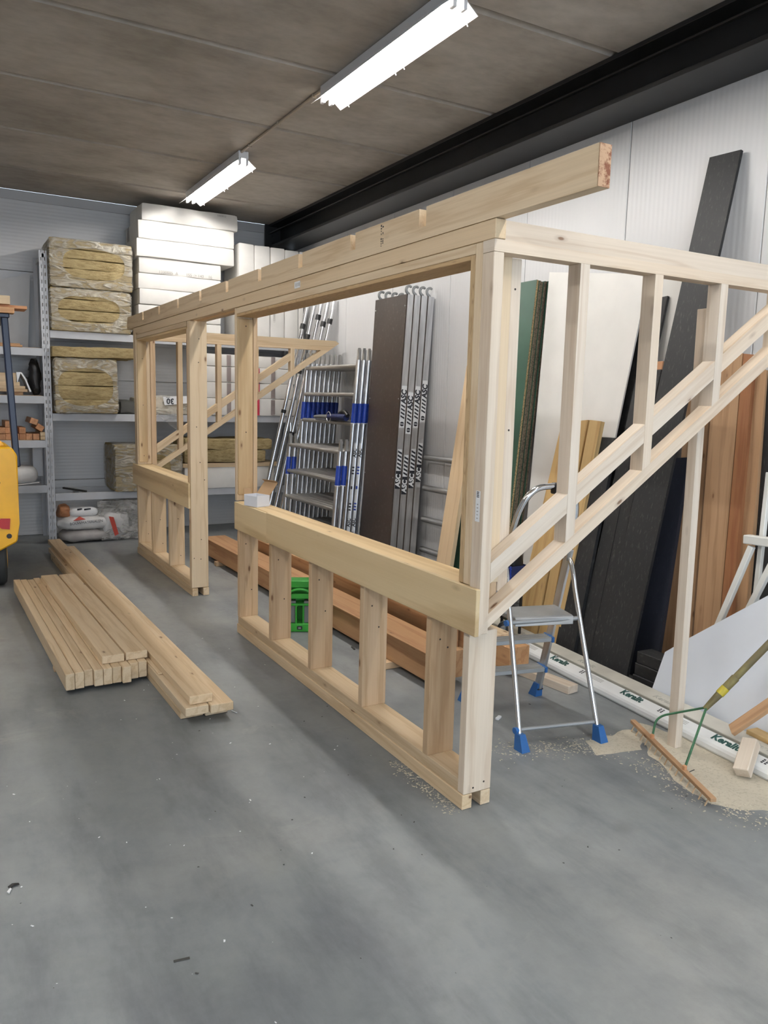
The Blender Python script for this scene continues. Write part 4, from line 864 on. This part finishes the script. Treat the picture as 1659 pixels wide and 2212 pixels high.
# scaffold platforms
PK = 0.0514
PLAB = ['brown-decked scaffold platform at the front of the platform row', 'second scaffold platform behind the brown deck', 'third scaffold platform behind the brown deck', 'rearmost scaffold platform against the white wall']
for i in range(4):
    xb = 3.598+0.0735*i; X = lambda z: xb+PK*z
    t = thing('scaffold_platform', (xb, 6.46, 0), PLAB[i]+', with ASC lettering on its edge', 'scaffold platform', 'scaffold platforms on end')
    H = 2.55; ya, yb_ = 6.170, 6.748
    n = Vector((1, 0, -PK)).normalized(); zd = Vector((PK, 0, 1)).normalized(); z0 = 0.005
    def PP(y_, z): return Vector((X(z), y_, z))
    prism('deck', [PP(ya+0.002, z0), PP(yb_-0.002, z0), PP(yb_-0.002, H), PP(ya+0.002, H)], n*0.012, 'deck', t)
    for (u0, u1) in ((ya, ya+0.035), (yb_-0.035, yb_)):
        ep = prism('edge_profile', [PP(u0, z0)+n*0.012, PP(u1, z0)+n*0.012, PP(u1, H)+n*0.012, PP(u0, H)+n*0.012], n*0.060, 'alu', t)
        if u0 == ya: edge = ep
    for zz in (0.3, 0.9, 1.5, 2.1): prism('cross_bar', [PP(ya+0.035, zz)+n*0.02, PP(yb_-0.035, zz)+n*0.02, PP(yb_-0.035, zz+0.04)+n*0.02, PP(ya+0.035, zz+0.04)+n*0.02], n*0.04, 'alu_dull', t)
    prism('end_bar', [PP(ya+0.035, H-0.05)+n*0.012, PP(yb_-0.035, H-0.05)+n*0.012, PP(yb_-0.035, H)+n*0.012, PP(ya+0.035, H)+n*0.012], n*0.055, 'alu', t)
    # hooks
    for yy in (ya+0.03, yb_-0.05):
        c = PP(yy, H)+n*0.04
        pts = [c+zd*(-0.02)]
        pts = [c+zd*(-0.02), c+zd*0.0]
        for a in range(0, 11):
            an = math.radians(262-a*21.0); pts.append(c + zd*(0.044+0.034*math.sin(an)) + n*(0.034*math.cos(an)))
        tube('hook', pts, [0.013]*9+[0.012]*3+[0.010], 'alu_grey', t, 8)
    for zz in (2.45, 1.62, 0.9):
        for yy in (ya+0.018, yb_-0.018): tube('rivet', [PP(yy, zz)-n*0.002, PP(yy, zz)+n*0.004], 0.006, 'alu', t, 8)
    # lettering up the near edge
    fn = Vector((0, -1, 0)); dz = (0, -0.055, 0.0, 0.055)[i]
    def E(z): return PP(ya, z)+n*0.042+fn*0.0008
    yd = fn.cross(zd)
    st = decal('sticker', E(1.55+dz), zd, fn, 0.38, 0.054, 'white_sticker', edge)
    text('print', 'ASC', 0.072, E(1.578+dz)+fn*0.0012-yd*0.024, zd, fn, 'ink', st, sx=0.95, shear=0.12, bold=0.003)
    for q in range(4): prism('print', [E(1.44+dz+0.033*q)+fn*0.0012-yd*0.021, E(1.455+dz+0.033*q)+fn*0.0012-yd*0.021, E(1.475+dz+0.033*q)+fn*0.0012+yd*0.021, E(1.46+dz+0.033*q)+fn*0.0012+yd*0.021], fn*0.0008, 'ink', st)
    cc = E(1.395+dz)+fn*0.0005; tube('print_dot', [cc, cc+fn*0.0016], 0.021, 'ink', st, 14); decal('print_dot_bar', cc+fn*0.002, zd, fn, 0.006, 0.044, 'white_sticker', st, 0.0008)
    st2 = decal('sticker', E(0.882+dz), zd, fn, 0.165, 0.054, 'ink', edge)
    text('print', 'ASC', 0.068, E(0.815+dz)+fn*0.0012-yd*0.023, zd, fn, 'white_sticker', st2, sx=0.95, shear=0.12, bold=0.003)
    st3 = decal('sticker', E(1.065+dz), zd, fn, 0.20, 0.044, 'white_sticker', edge)
    for q in range(5): prism('print', [E(0.972+dz+0.036*q)+fn*0.0012-yd*0.021, E(0.990+dz+0.036*q)+fn*0.0012-yd*0.021, E(1.01+dz+0.036*q)+fn*0.0012+yd*0.021, E(0.992+dz+0.036*q)+fn*0.0012+yd*0.021], fn*0.0008, 'ink', st3)

# ================================================================== BOARDS LEANING ON THE RIGHT WALL
lean_board('pale_plank', (1008, 790), (1036, 786), (972, 1222), (943, 1212), 3.37, 0.17, 0.035, 'spruce', 'pale spruce plank leaning beside the green boards, seen through the window opening', 'plank')
# green-faced chipboard
nb = Vector((1, 0, -0.165)).normalized()
for i in range(6):
    xb = 3.47+0.0215*i
    pt_, pb_ = lean_pts([(1160, 604), (1100, 1130)], 3.47, 0.165); t_ = (0.005-pb_.z)/(pt_.z-pb_.z); pb_ = pb_+(pt_-pb_)*t_
    sh = Vector((0.0215*i, random.uniform(-0.008, 0.008)*(i > 0), random.uniform(-0.012, 0.002)*(i > 0)))
    a, b = pt_+sh, Vector((pb_.x+0.0215*i, pb_.y+sh.y, 0.005)); w = Vector((0, 0.66, 0.0))
    g = thing('green_board', ((a+b)/2)*Vector((1, 1, 0)) if False else (b.x, b.y+0.3, 0), ('front green-faced chipboard sheet with a pale raw edge' if i == 0 else 'green-faced chipboard sheet stacked behind the front one'), 'board', 'green chipboard sheets')
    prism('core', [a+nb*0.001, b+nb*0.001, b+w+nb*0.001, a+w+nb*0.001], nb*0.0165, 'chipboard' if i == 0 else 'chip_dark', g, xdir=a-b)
    prism('green_face', [a-nb*0.0005, b-nb*0.0005, b+w-nb*0.0005, a+w-nb*0.0005], nb*0.0015, 'green_face', g, xdir=a-b)
lean_board('white_sheet', (1187, 588), (1402, 592), (1235, 1395), (1122, 1300), 3.62, 0.135, 0.012, 'white_board', 'large white sheet leaning on the wall behind the honey coloured laths', 'sheet')
lean_board('white_sheet', (1400, 590), (1476, 600), (1455, 800), (1380, 800), 3.93, 0.035, 0.010, 'white_board', 'narrower white sheet on the wall behind the tall black board', 'sheet')
BB = 'black weathered board leaning on the wall, '
lean_board('black_board', (1392, 650), (1442, 639), (1276, 1395), (1226, 1388), 3.665, 0.14, 0.020, 'black_board', BB+'rearmost, behind the slim black boards', 'board')
lean_board('black_board', (1378, 800), (1400, 800), (1270, 1435), (1239, 1423), 3.475, 0.20, 0.024, 'black_board', BB+'slim, second beside the wide short one', 'board')
lean_board('black_board', (1401, 800), (1428, 798), (1288, 1447), (1271, 1434), 3.478, 0.20, 0.024, 'black_board', BB+'slim, next to the tallest one', 'board')
lean_board('black_board', (1294, 944), (1331, 946), (1236, 1423), (1196, 1410), 3.445, 0.205, 0.026, 'black_board', BB+'short and wide, beside the honey coloured laths', 'board')
lean_board('black_board', (1533, 340), (1601, 323), (1350, 1475), (1286, 1447), 3.436, 0.186, 0.020, 'black_board', BB+'much the tallest, rising above the frame', 'board')
lean_board('navy_board', (1440, 990), (1486, 988), (1424, 1400), (1366, 1420), 3.56, 0.17, 0.026, 'navy_board', 'blue-black board leaning just beyond the tallest black board', 'board')
HN = 'honey coloured lath leaning near the step ladder, '
lean_board('honey_lath', (1214, 910), (1247, 908), (1158, 1365), (1110, 1360), 3.455, 0.17, 0.02, 'honey', HN+'the widest and palest', 'lath')
lean_board('honey_lath', (1250, 909), (1270, 907), (1182, 1368), (1163, 1366), 3.455, 0.175, 0.03, 'honey', HN+'the middle one', 'lath')
lean_board('honey_lath', (1274, 907), (1298, 910), (1208, 1372), (1185, 1369), 3.45, 0.175, 0.035, 'honey', HN+'against the short wide black board', 'lath')
lean_board('brown_plank', (1395, 783), (1432, 780), (1360, 1200), (1325, 1200), 3.66, 0.14, 0.022, 'orange_end', 'orange plank mostly hidden behind the tall black board', 'plank')
lean_board('brown_plank', (1495, 780), (1541, 775), (1493, 1385), (1424, 1395), 3.72, 0.11, 0.025, 'brown_board', 'weathered brown plank behind the wooden prop', 'plank')
lean_board('brown_plank', (1545, 772), (1604, 763), (1553, 1350), (1497, 1382), 3.66, 0.12, 0.030, 'brown_board', 'wide knotty brown plank leaning behind the white panel', 'plank')
lean_board('brown_plank', (1606, 764), (1629, 766), (1580, 1330), (1555, 1345), 3.66, 0.12, 0.035, 'larch_red', 'narrow reddish plank next to the wide knotty brown plank', 'plank')
lean_board('brown_plank', (1630, 790), (1656, 800), (1612, 1320), (1582, 1330), 3.69, 0.12, 0.03, 'brown_board', 'dark brown plank next to the narrow reddish plank', 'plank')
lean_board('black_sheet', (1655, 800), (1760, 805), (1715, 1330), (1610, 1320), 3.74, 0.10, 0.02, 'black_board', 'black panel leaning behind the white trestle', 'panel')
for i in range(3):   # short black planks lying at the foot
    a = onz((1356+4*i, 1462-26*i), 0.04+0.06*i); b = a+Vector((0.02, -0.42, 0.0))
    tag(bar('black_offcut', (3.50+0.012*i, 3.05, 0.034+0.067*i), (3.485+0.012*i, 2.66, 0.034+0.067*i), 0.115, 0.065, 'black_board'), ['bottom', 'middle', 'top'][i]+' short black offcut stacked behind the white panel', 'offcut')
# white panel leaning low
wp = lean_pts([(1436, 1414), (1486, 1385), (1850, 1190), (1850, 1715), (1659, 1624), (1405, 1502)], 3.335, 0.15)
zmin = min(p.z for p in wp)
o = prism('plastic_sheet', [p+Vector((0, 0, -zmin+0.004)) if zmin < 0.004 else p for p in wp], Vector((1, 0, -0.15)).normalized()*0.010, 'white_panel', None, xdir=(0, 1, 0))
tag(o, 'smooth white plastic panel leaning low behind the rake', 'panel')
# white painted trestle behind it
tr = thing('trestle', (3.75, 2.75, 0), 'white painted wooden trestle behind the low white panel', 'trestle')
def tpt(px, off=0.0): return lean_pts([px], 3.43+off, 0.15)[0]
def tleg(name, pa, pb, w, off, up_ext=0.0):
    a, b = tpt(pa, off), tpt(pb, off); d = b-a
    e = a+d*((0.012-a.z)/d.z)
    bar(name, a-d*up_ext, e, w, w, 'white_paint', tr, up=(1, 0, 0), bev=0.003)
q0, q1 = tpt((1611, 1164)), tpt((1740, 1182))
bar('top_bar', q0, q1, 0.05, 0.045, 'white_paint', tr, bev=0.004)
tleg('leg', (1624, 1180), (1556, 1340), 0.030, 0.0)
tleg('leg', (1690, 1175), (1618, 1316), 0.030, 0.0)
tleg('back_leg', (1655, 1085), (1632, 1300), 0.026, 0.05, 0.3)

# ================================================================== PROFILES, LATHS AND TOOLS ON THE FLOOR AT RIGHT
def kprofile(p0, p1, w, h, mat, label, strip):
    """hollow plastic cladding profile with a rounded front edge and open groove"""
    p0, p1 = Vector(p0), Vector(p1); d = (p1-p0).normalized(); s = Vector((d.y, -d.x, 0))
    if s.x < 0: s = -s
    t = thing('cladding_profile', (p0+p1)/2, label, 'profile')
    Z = Vector((0, 0, 1))
    pr_ = [(0, 0.012), (0.008, 0), (w*0.46, 0), (w*0.46, h*0.12), (w*0.37, h*0.12), (w*0.355, h*0.88), (0.022, h*0.68), (0.008, h*0.58), (0.001, h*0.42)]
    bk = prism('upper_lip', [p0+s*a_+Z*b_ for a_, b_ in ((w*0.461, 0), (w, 0), (w, h*1.02), (w*0.435, h), (w*0.43, h*0.93), (w*0.461, h*0.92))], p1-p0, 'pvc_dirty', t, xdir=d)
    k = prism('body', [p0+s*a+Z*b for a, b in pr_], p1-p0, mat, t, xdir=d)
    # printed brand along the sloping face, reading from the front
    a, b = Vector((0.022, h*0.68)), Vector((w*0.355, h*0.88)); dv = (b-a).normalized()
    up = (s*dv.x+Z*dv.y).normalized(); nrm = (-s*dv.y+Z*dv.x).normalized(); rd = -d if d.y > 0 else d
    L = (p1-p0).length; q = 0.03
    while q < L-0.3:
        org = p1 - d*q + s*a.x + Z*a.y + up*0.010 + nrm*0.0008
        text('print', 'Keralit', 0.056, org, rd, up.cross(rd)*-1 if up.cross(rd).dot(nrm) < 0 else up.cross(rd), 'ink_green', k, sx=1.0, bold=0.0022)
        for j in range(3):
            for m2 in range(2): decal('print', org+rd*(0.28+0.018*m2)+up*(0.005+0.011*j), rd, nrm, 0.010, 0.007, 'ink', k, 0.0006)
        for j in range(3): decal('print', org+rd*0.40+up*(0.006+0.010*j), rd, nrm, 0.13, 0.003, 'ink_grey', k, 0.0006)
        if q < 4.2:
            text('print', 'Keralit', 0.055, p1-d*(q+0.15)+s*(w*0.58)+Z*(h*1.016), rd, Z, 'ink_faint', bk, sx=0.95)
        q += 0.62
    return t
kprofile((3.045, 1.70, 0.001), (3.290, 4.78, 0.001), 0.205, 0.075, 'pvc', 'white plastic cladding profile printed Keralit lying along the wall', True)
wbk = bar('wood_block', (2.985, 2.005, 0.028), (3.115, 2.06, 0.125), 0.066, 0.055, 'spruce_white', None, up=(-0.55, 0, 0.8), bev=0.003); tag(wbk, 'short pale wood block propped on the cladding profile', 'block')
bt_ = bar('floor_batten', (3.035, 3.105, 0.024), (2.945, 3.80, 0.024), 0.08, 0.046, 'spruce_white'); tag(bt_, 'short pale batten on the floor between step ladder and cladding profile', 'batten')
# sloping orange plank and flat yellow board at the right
a = onz((1580, 1578), 0.11); b = lean_pts([(1840, 1400)], 3.32, 0.15)[0]
tag(bar('sloping_plank', a, b, 0.065, 0.022, 'brown_board', None, up=(-0.6, 0.2, 0.75)), 'brown plank sloping from the floor against the white panel', 'plank')
a = onz((1602, 1588), 0.09); b = onz((1760, 1690), 0.09)
tag(bar('flat_board', (3.305, 2.19, 0.088), (3.235, 1.66, 0.088), 0.07, 0.022, 'honey'), 'flat yellow board lying on the cladding profile under the sloping plank', 'board')

# rake
rkx = thing('rake', (2.8, 2.25, 0), 'wide wooden hay rake with green wire arms and worn handle', 'rake')
r0, r1 = Vector((2.957, 2.600, 0.045)), Vector((2.648, 1.890, 0.040)); rd = (r1-r0).normalized()
bar('rake_head', r0, r1, 0.026, 0.018, 'brown_board', rkx)
sd = Vector((rd.y, -rd.x, 0))
for i in range(15):
    p = r0+(r1-r0)*((i+0.6)/15.2); bar('tine', p, p+Vector((-0.016, 0.008, -0.042)), 0.006, 0.006, 'spruce_grey', rkx, up=(0, 1, 0.1))
S = onx((1526, 1528), 3.02)
for px, bend in (((1416, 1592), (1430, 1568)), ((1483, 1660), (1498, 1630))):
    fr_ = (px[0]-1370)/165.0; foot = r0+(r1-r0)*fr_+Vector((0, 0, 0.01))
    mid = foot + Vector((0.055, 0.03, 0.085)) if px[0] < 1450 else foot+Vector((0.075, 0.02, 0.10))
    tube('wire_arm', [foot]+arc(foot+(mid-foot)*0.6, mid, mid+(S-mid)*0.25)+[S], 0.0055, 'rake_green', rkx, 8)
    bar('wire_peg', foot-Vector((0.0, 0, 0.008)), foot+Vector((0, 0, 0.018)), 0.016, 0.016, 'orange_end', rkx, up=(0, 1, 0))
Hend = lean_pts([(1760, 1290)], 3.31, 0.15)[0]; hd = (Hend-S).normalized()
sk_ = tube('socket', [S-hd*0.01, S+hd*0.02, S+hd*0.10, S+hd*0.19], [0.012, 0.014, 0.019, 0.020], 'rake_handle', rkx, 12)
tube('label', [S+hd*0.085, S+hd*0.125], 0.0205, 'rake_yellow', sk_, 12)
tube('handle', [S+hd*0.17, Hend+hd*0.01], 0.0165, 'rake_handle', rkx, 12)

# aluminium step ladder
L_ = thing('step_ladder', (2.57, 2.9, 0), 'folding aluminium step ladder with blue feet and hand loop', 'step ladder')
nR, nL = Vector((2.71, 2.592, 0)), Vector((2.304, 2.683, 0)); rR, rL = Vector((2.83, 3.167, 0)), Vector((2.415, 3.262, 0))
tR, tL = Vector((2.768, 2.915, 0.85)), Vector((2.418, 2.995, 0.85))
def lerp(a, b, t): return a+(b-a)*t
for n_, t_ in ((nR, tR), (nL, tL)):
    a = n_+Vector((0, 0, 0.045)); k1 = lerp(a, t_, 0.80)
    tube('front_leg', [a, lerp(a, t_, 0.4), k1] + arc(k1, lerp(a, t_, 1.0)+Vector((0, -0.015, 0.012)), t_+Vector((0, 0.03, -0.012)), 8)[1:], 0.0125, 'chrome', L_, 12)
for r_, t_ in ((rR, tR), (rL, tL)): bar('rear_rail', r_+Vector((0, 0, 0.05)), t_+Vector((0, 0, 0.03)), 0.018, 0.046, 'alu', L_, up=(0, 1, 0.3))
for p, dx in ((nR, Vector((0, -0.02, 0))), (nL, Vector((0, -0.02, 0))), (rR, Vector((0, 0.02, 0))), (rL, Vector((0, 0.02, 0)))):
    bm = bmesh.new(); vs = []
    for z, w, d_, off in ((0.0, 0.024, 0.030, dx), (0.075, 0.0165, 0.019, Vector((0, 0, 0)))):
        for sx_, sy_ in ((-1, -1), (1, -1), (1, 1), (-1, 1)): vs.append(bm.verts.new(Vector((sx_*w+off.x, sy_*d_+off.y, z+0.001))))
    bm.faces.new(vs[3::-1]); bm.faces.new(vs[4:])
    for i in range(4): bm.faces.new((vs[i], vs[(i+1) % 4], vs[4+(i+1) % 4], vs[4+i]))
    mesh_obj('foot', bm, 'blue_plastic', Matrix.Translation(p), L_)
    tube('foot_pin', [p+Vector((-0.018, -0.02, 0.045)), p+Vector((0.018, -0.02, 0.045))], 0.004, 'black', L_, 6)
a, b = nL+Vector((0.012, 0.02, 0.085)), nR+Vector((-0.01, 0.02, 0.085)); tube('stretcher', [a, b], 0.010, 'alu_grey', L_, 10)
tube('end_cap', [a-Vector((0.03, 0, 0)), a-Vector((0.012, 0, 0))], 0.016, 'blue_plastic', L_, 10)
ax = (rR-rL).normalized(); ay = Vector((-ax.y, ax.x, 0))
for z, dep in ((0.185, 0.085), (0.37, 0.085)):
    pa, pb = lerp(rL, tL, z/0.85), lerp(rR, tR, z/0.85); pa = Vector((pa.x, pa.y, z)); pb = Vector((pb.x, pb.y, z))
    s_ = bar('tread', pa+ax*0.012, pb-ax*0.012, dep, 0.022, 'alu_grey', L_)
    for j in range(4): bar('tread_rib', pa+ax*0.015+ay*(-0.03+0.02*j)+Vector((0, 0, 0.0115)), pb-ax*0.015+ay*(-0.03+0.02*j)+Vector((0, 0, 0.0115)), 0.006, 0.003, 'alu_dull', s_)
    for p, sg in ((pa, 1), (pb, -1)): bar('tread_cap', p-ay*0.048+ax*0.010*sg, p+ay*0.048+ax*0.010*sg, 0.016, 0.030, 'blue_plastic', L_)
z = 0.555
c0, c1 = lerp(nL, tL, z/0.85), lerp(nR, tR, z/0.85); e0, e1 = lerp(rL, tL, z/0.85), lerp(rR, tR, z/0.85)
prism('platform', [Vector((c0.x+0.035, c0.y+0.005, z-0.012)), Vector((c1.x-0.035, c1.y+0.005, z-0.012)), Vector((e1.x-0.02, e1.y+0.0, z-0.012)), Vector((e0.x+0.02, e0.y+0.0, z-0.012))], (0, 0, 0.024), 'alu_grey', L_, bev=0.003)
bar('platform_lip', Vector((c0.x+0.035, c0.y+0.004, z-0.012)), Vector((c1.x-0.035, c1.y+0.004, z-0.012)), 0.012, 0.042, 'alu_dull', L_)
tube('platform_rod', [Vector((c0.x-0.012, c0.y, z-0.008)), Vector((c1.x+0.012, c1.y, z-0.008))], 0.011, 'alu_grey', L_, 10)
tube('end_cap', [Vector((c0.x-0.026, c0.y, z-0.008)), Vector((c0.x-0.012, c0.y, z-0.008))], 0.015, 'blue_plastic', L_, 10)
hl = [tL+Vector((0, 0.01, -0.03)), Vector((2.432, 2.965, 0.98))] + arc((2.438, 2.945, 1.05), (2.45, 2.89, 1.205), (2.56, 2.89, 1.205), 8) + [Vector((2.615, 2.885, 1.207))]
tube('hand_loop', hl, 0.0155, 'chrome', L_, 12)
hr = [tR+Vector((0, 0.01, -0.03)), Vector((2.755, 2.885, 0.98))] + arc((2.75, 2.87, 1.07), (2.74, 2.86, 1.205), (2.68, 2.875, 1.206), 8)
tube('hand_loop', hr, 0.0155, 'chrome', L_, 12)
bar('loop_clamp', (2.608, 2.886, 1.195), (2.69, 2.876, 1.195), 0.05, 0.055, 'black', L_, bev=0.006)
# blue crate trolley behind the ladder
tr2 = thing('crate_trolley', (3.25, 4.28, 0), 'small castor trolley with a blue mesh crate behind the step ladder', 'trolley')
cb_ = Vector((3.16, 4.30, 0)) if False else onz((1090, 1359), 0.0)
wx = Vector((3.20, 4.0, 0.0)); wx = onx((1090, 1341), 3.20)
wc = Vector((3.20, wx.y, max(0.052, min(wx.z, 0.13))))
w_ = tube('castor_wheel', [wc+Vector((-0.008, -0.016, 0)), wc+Vector((0, -0.010, 0)), wc+Vector((0, 0.010, 0)), wc+Vector((-0.008+0.008, 0.016, 0))], [0.045, 0.052, 0.052, 0.045], 'rubber', tr2, 22)
tube('wheel_hub', [wc+Vector((0, -0.02, 0)), wc+Vector((0, 0.02, 0))], 0.028, 'grey_plastic', w_, 16)
bar('fork', wc+Vector((0.0, 0.0, 0.0)), wc+Vector((0.10, 0.0, 0.09)), 0.05, 0.02, 'black', tr2)
dz = wc.z-0.052
bar('base', (3.22, wc.y+0.08, dz+0.16), (3.34, wc.y+0.08, dz+0.16), 0.26, 0.03, 'black', tr2)
for sx_ in (3.24, 3.33):
    for sy_ in (0.0, 0.19): bar('stand', (sx_, wc.y+sy_, 0.078), (sx_, wc.y+sy_, dz+0.36), 0.016, 0.016, 'black', tr2, up=(0, 1, 0))
for (x0, x1, y0, y1) in ((3.22, 3.226, -0.02, 0.22), (3.35, 3.356, -0.02, 0.22), (3.22, 3.356, -0.026, -0.02), (3.22, 3.356, 0.22, 0.226)):
    box('crate_wall', x0, x1, wc.y+y0, wc.y+y1, dz+0.30, dz+0.47, 'navy', tr2, bev=0.001)
box('crate_floor', 3.22, 3.356, wc.y-0.02, wc.y+0.22, dz+0.30, dz+0.306, 'navy', tr2, bev=0.001)
for j in range(4):
    box('crate_rib', 3.213, 3.220, wc.y-0.025, wc.y+0.225, dz+0.31+0.047*j, dz+0.317+0.047*j, 'blue_sticker', tr2, bev=0.001); box('crate_rib', 3.213, 3.22, wc.y-0.02+0.075*j, wc.y-0.012+0.075*j, dz+0.30, dz+0.47, 'blue_sticker', tr2, bev=0.001)
pillow('black_bag', (3.29, wc.y+0.10, dz+0.38), 0.12, 0.22, 0.20, 0, 'black', tr2, 31, 0.015)

# ================================================================== SAWDUST AND LITTER
def scatter(name, pts_fn, n, size, mat, label, cat, seed):
    random.seed(seed); bm = bmesh.new()
    for i in range(n):
        p = pts_fn(); 
        if p is None: continue
        s = size*random.uniform(0.4, 1.6); a = random.uniform(0, 6.28)
        u = Vector((math.cos(a), math.sin(a), 0))*s*random.uniform(1, 2.6); v = Vector((-math.sin(a), math.cos(a), 0))*s; z = Vector((0, 0, random.uniform(0.0008, 0.002)))
        vs = [bm.verts.new(p+z+q) for q in (-u-v, u-v*0.6, u*0.7+v, -u*0.8+v)]; bm.faces.new(vs)
        top = bm.verts.new(p+z+Vector((0, 0, s*0.8)))
        for j in range(4): bm.faces.new((vs[j], vs[(j+1) % 4], top))
    o = mesh_obj(name, bm, mat); tag(o, label, cat, kind='stuff'); return o
def patch(name, outline, label, seed):
    """thin sawdust layer with a ragged rim"""
    pts = [onz(p) for p in outline]; bm = bmesh.new(); n = len(pts); rim = []
    for i in range(n):
        a, b = pts[i], pts[(i+1) % n]
        for k in range(7):
            p = a+(b-a)*(k/7); p = p+noise.noise_vector(p*11+Vector((seed, 0, 0)))*0.035; p.z = 0.0006; rim.append(p)
    c = sum(rim, Vector())/len(rim); c.z = 0.003
    vc = bm.verts.new(c); vr = [bm.verts.new(p) for p in rim]; vm = [bm.verts.new(c+(p-c)*0.8+Vector((0, 0, 0.0014))) for p in rim]
    m_ = len(vr)
    for i in range(m_):
        bm.faces.new((vr[i], vr[(i+1) % m_], vm[(i+1) % m_], vm[i])); bm.faces.new((vm[i], vm[(i+1) % m_], vc))
    o = mesh_obj(name, bm, 'sawdust'); return tag(o, label, 'sawdust', kind='stuff')
patch('sawdust', [(1385, 1560), (1500, 1600), (1659, 1680), (1720, 1760), (1659, 1757), (1600, 1752), (1530, 1735), (1470, 1700), (1405, 1625), (1375, 1590)], 'pale sawdust drift on the floor around the rake', 3)
patch('sawdust', [(1270, 1600), (1300, 1590), (1365, 1575), (1385, 1590), (1380, 1618), (1285, 1632)], 'small sawdust patch beside the step ladder foot', 8)
def rnd_line(a, b, spread):
    def f():
        t = random.random(); p = a+(b-a)*t; return Vector((p.x+random.gauss(0, spread), p.y+random.gauss(0, spread), 0))
    return f
scatter('wood_chips', rnd_line(onz((855, 1650)), onz((985, 1755)), 0.02), 260, 0.0022, 'sawdust', 'fine wood chips along the foot of the near bottom batten', 'chips', 1)
scatter('wood_chips', rnd_line(onz((1080, 1620)), onz((1330, 1610)), 0.05), 500, 0.0022, 'sawdust', 'fine sawdust crumbs around the step ladder feet', 'chips', 2)
scatter('wood_chips', rnd_line(onz((1400, 1640)), onz((1640, 1770)), 0.07), 700, 0.0022, 'sawdust', 'loose crumbs along the edge of the sawdust drift', 'chips', 4)
scatter('floor_grit', rnd_line(Vector((0.2, 2.2, 0)), Vector((1.6, 4.6, 0)), 0.5), 90, 0.0020, 'white_sticker', 'tiny pale specks scattered over the open floor', 'grit', 5)
scatter('floor_grit', rnd_line(Vector((0.6, 1.6, 0)), Vector((2.4, 3.2, 0)), 0.5), 60, 0.0020, 'debris_dark', 'tiny dark specks scattered over the open floor', 'grit', 6)
def chip(name, px0, px1, w, mat, label, h=0.004):
    a, b = onz(px0), onz(px1); a.z = b.z = h/2+0.0005; return tag(bar(name, a, b, w, h, mat), label, 'litter')
lt = thing('tape_scrap', onz((25, 1912)), 'curled black and white tape scrap lying alone on the open floor', 'litter')
pa = [onz(p, 0.004) for p in ((42, 1911), (30, 1914), (22, 1920))]; prism('black_half', [pa[0], pa[1], pa[2], pa[2]+Vector((-0.006, 0.012, 0)), pa[1]+Vector((-0.004, 0.014, 0)), pa[0]+Vector((-0.002, 0.008, 0))], (0, 0, 0.003), 'black', lt)
pa = [onz(p, 0.004) for p in ((22, 1919), (15, 1928), (20, 1931), (25, 1921))]; prism('white_half', pa, (0, 0, 0.003), 'white_sticker', lt)
chip('wood_sliver', (84, 1508+0), (110, 1511), 0.004, 'spruce', 'short wood sliver near the long plank pile') if False else None
chip('white_splinter', (500, 1536), (512, 1541), 0.006, 'white_sticker', 'small white splinter near the end of the long planks')
chip('plastic_bit', (1073, 1556), (1080, 1550), 0.018, 'white_sticker', 'small white plastic bit on the floor beside the corner stud', 0.012)
chip('metal_clip', (1482, 1672), (1500, 1664), 0.006, 'debris_dark', 'bent metal clip on the sawdust beside the rake')
chip('dark_crumb', (760, 1398), (766, 1404), 0.014, 'debris_dark', 'dark crumb on the floor in front of the larch beam', 0.008)
chip('leaf_smear', (375, 2078), (410, 2070), 0.010, 'debris_dark', 'small curved brown scrap on the open floor', 0.002)
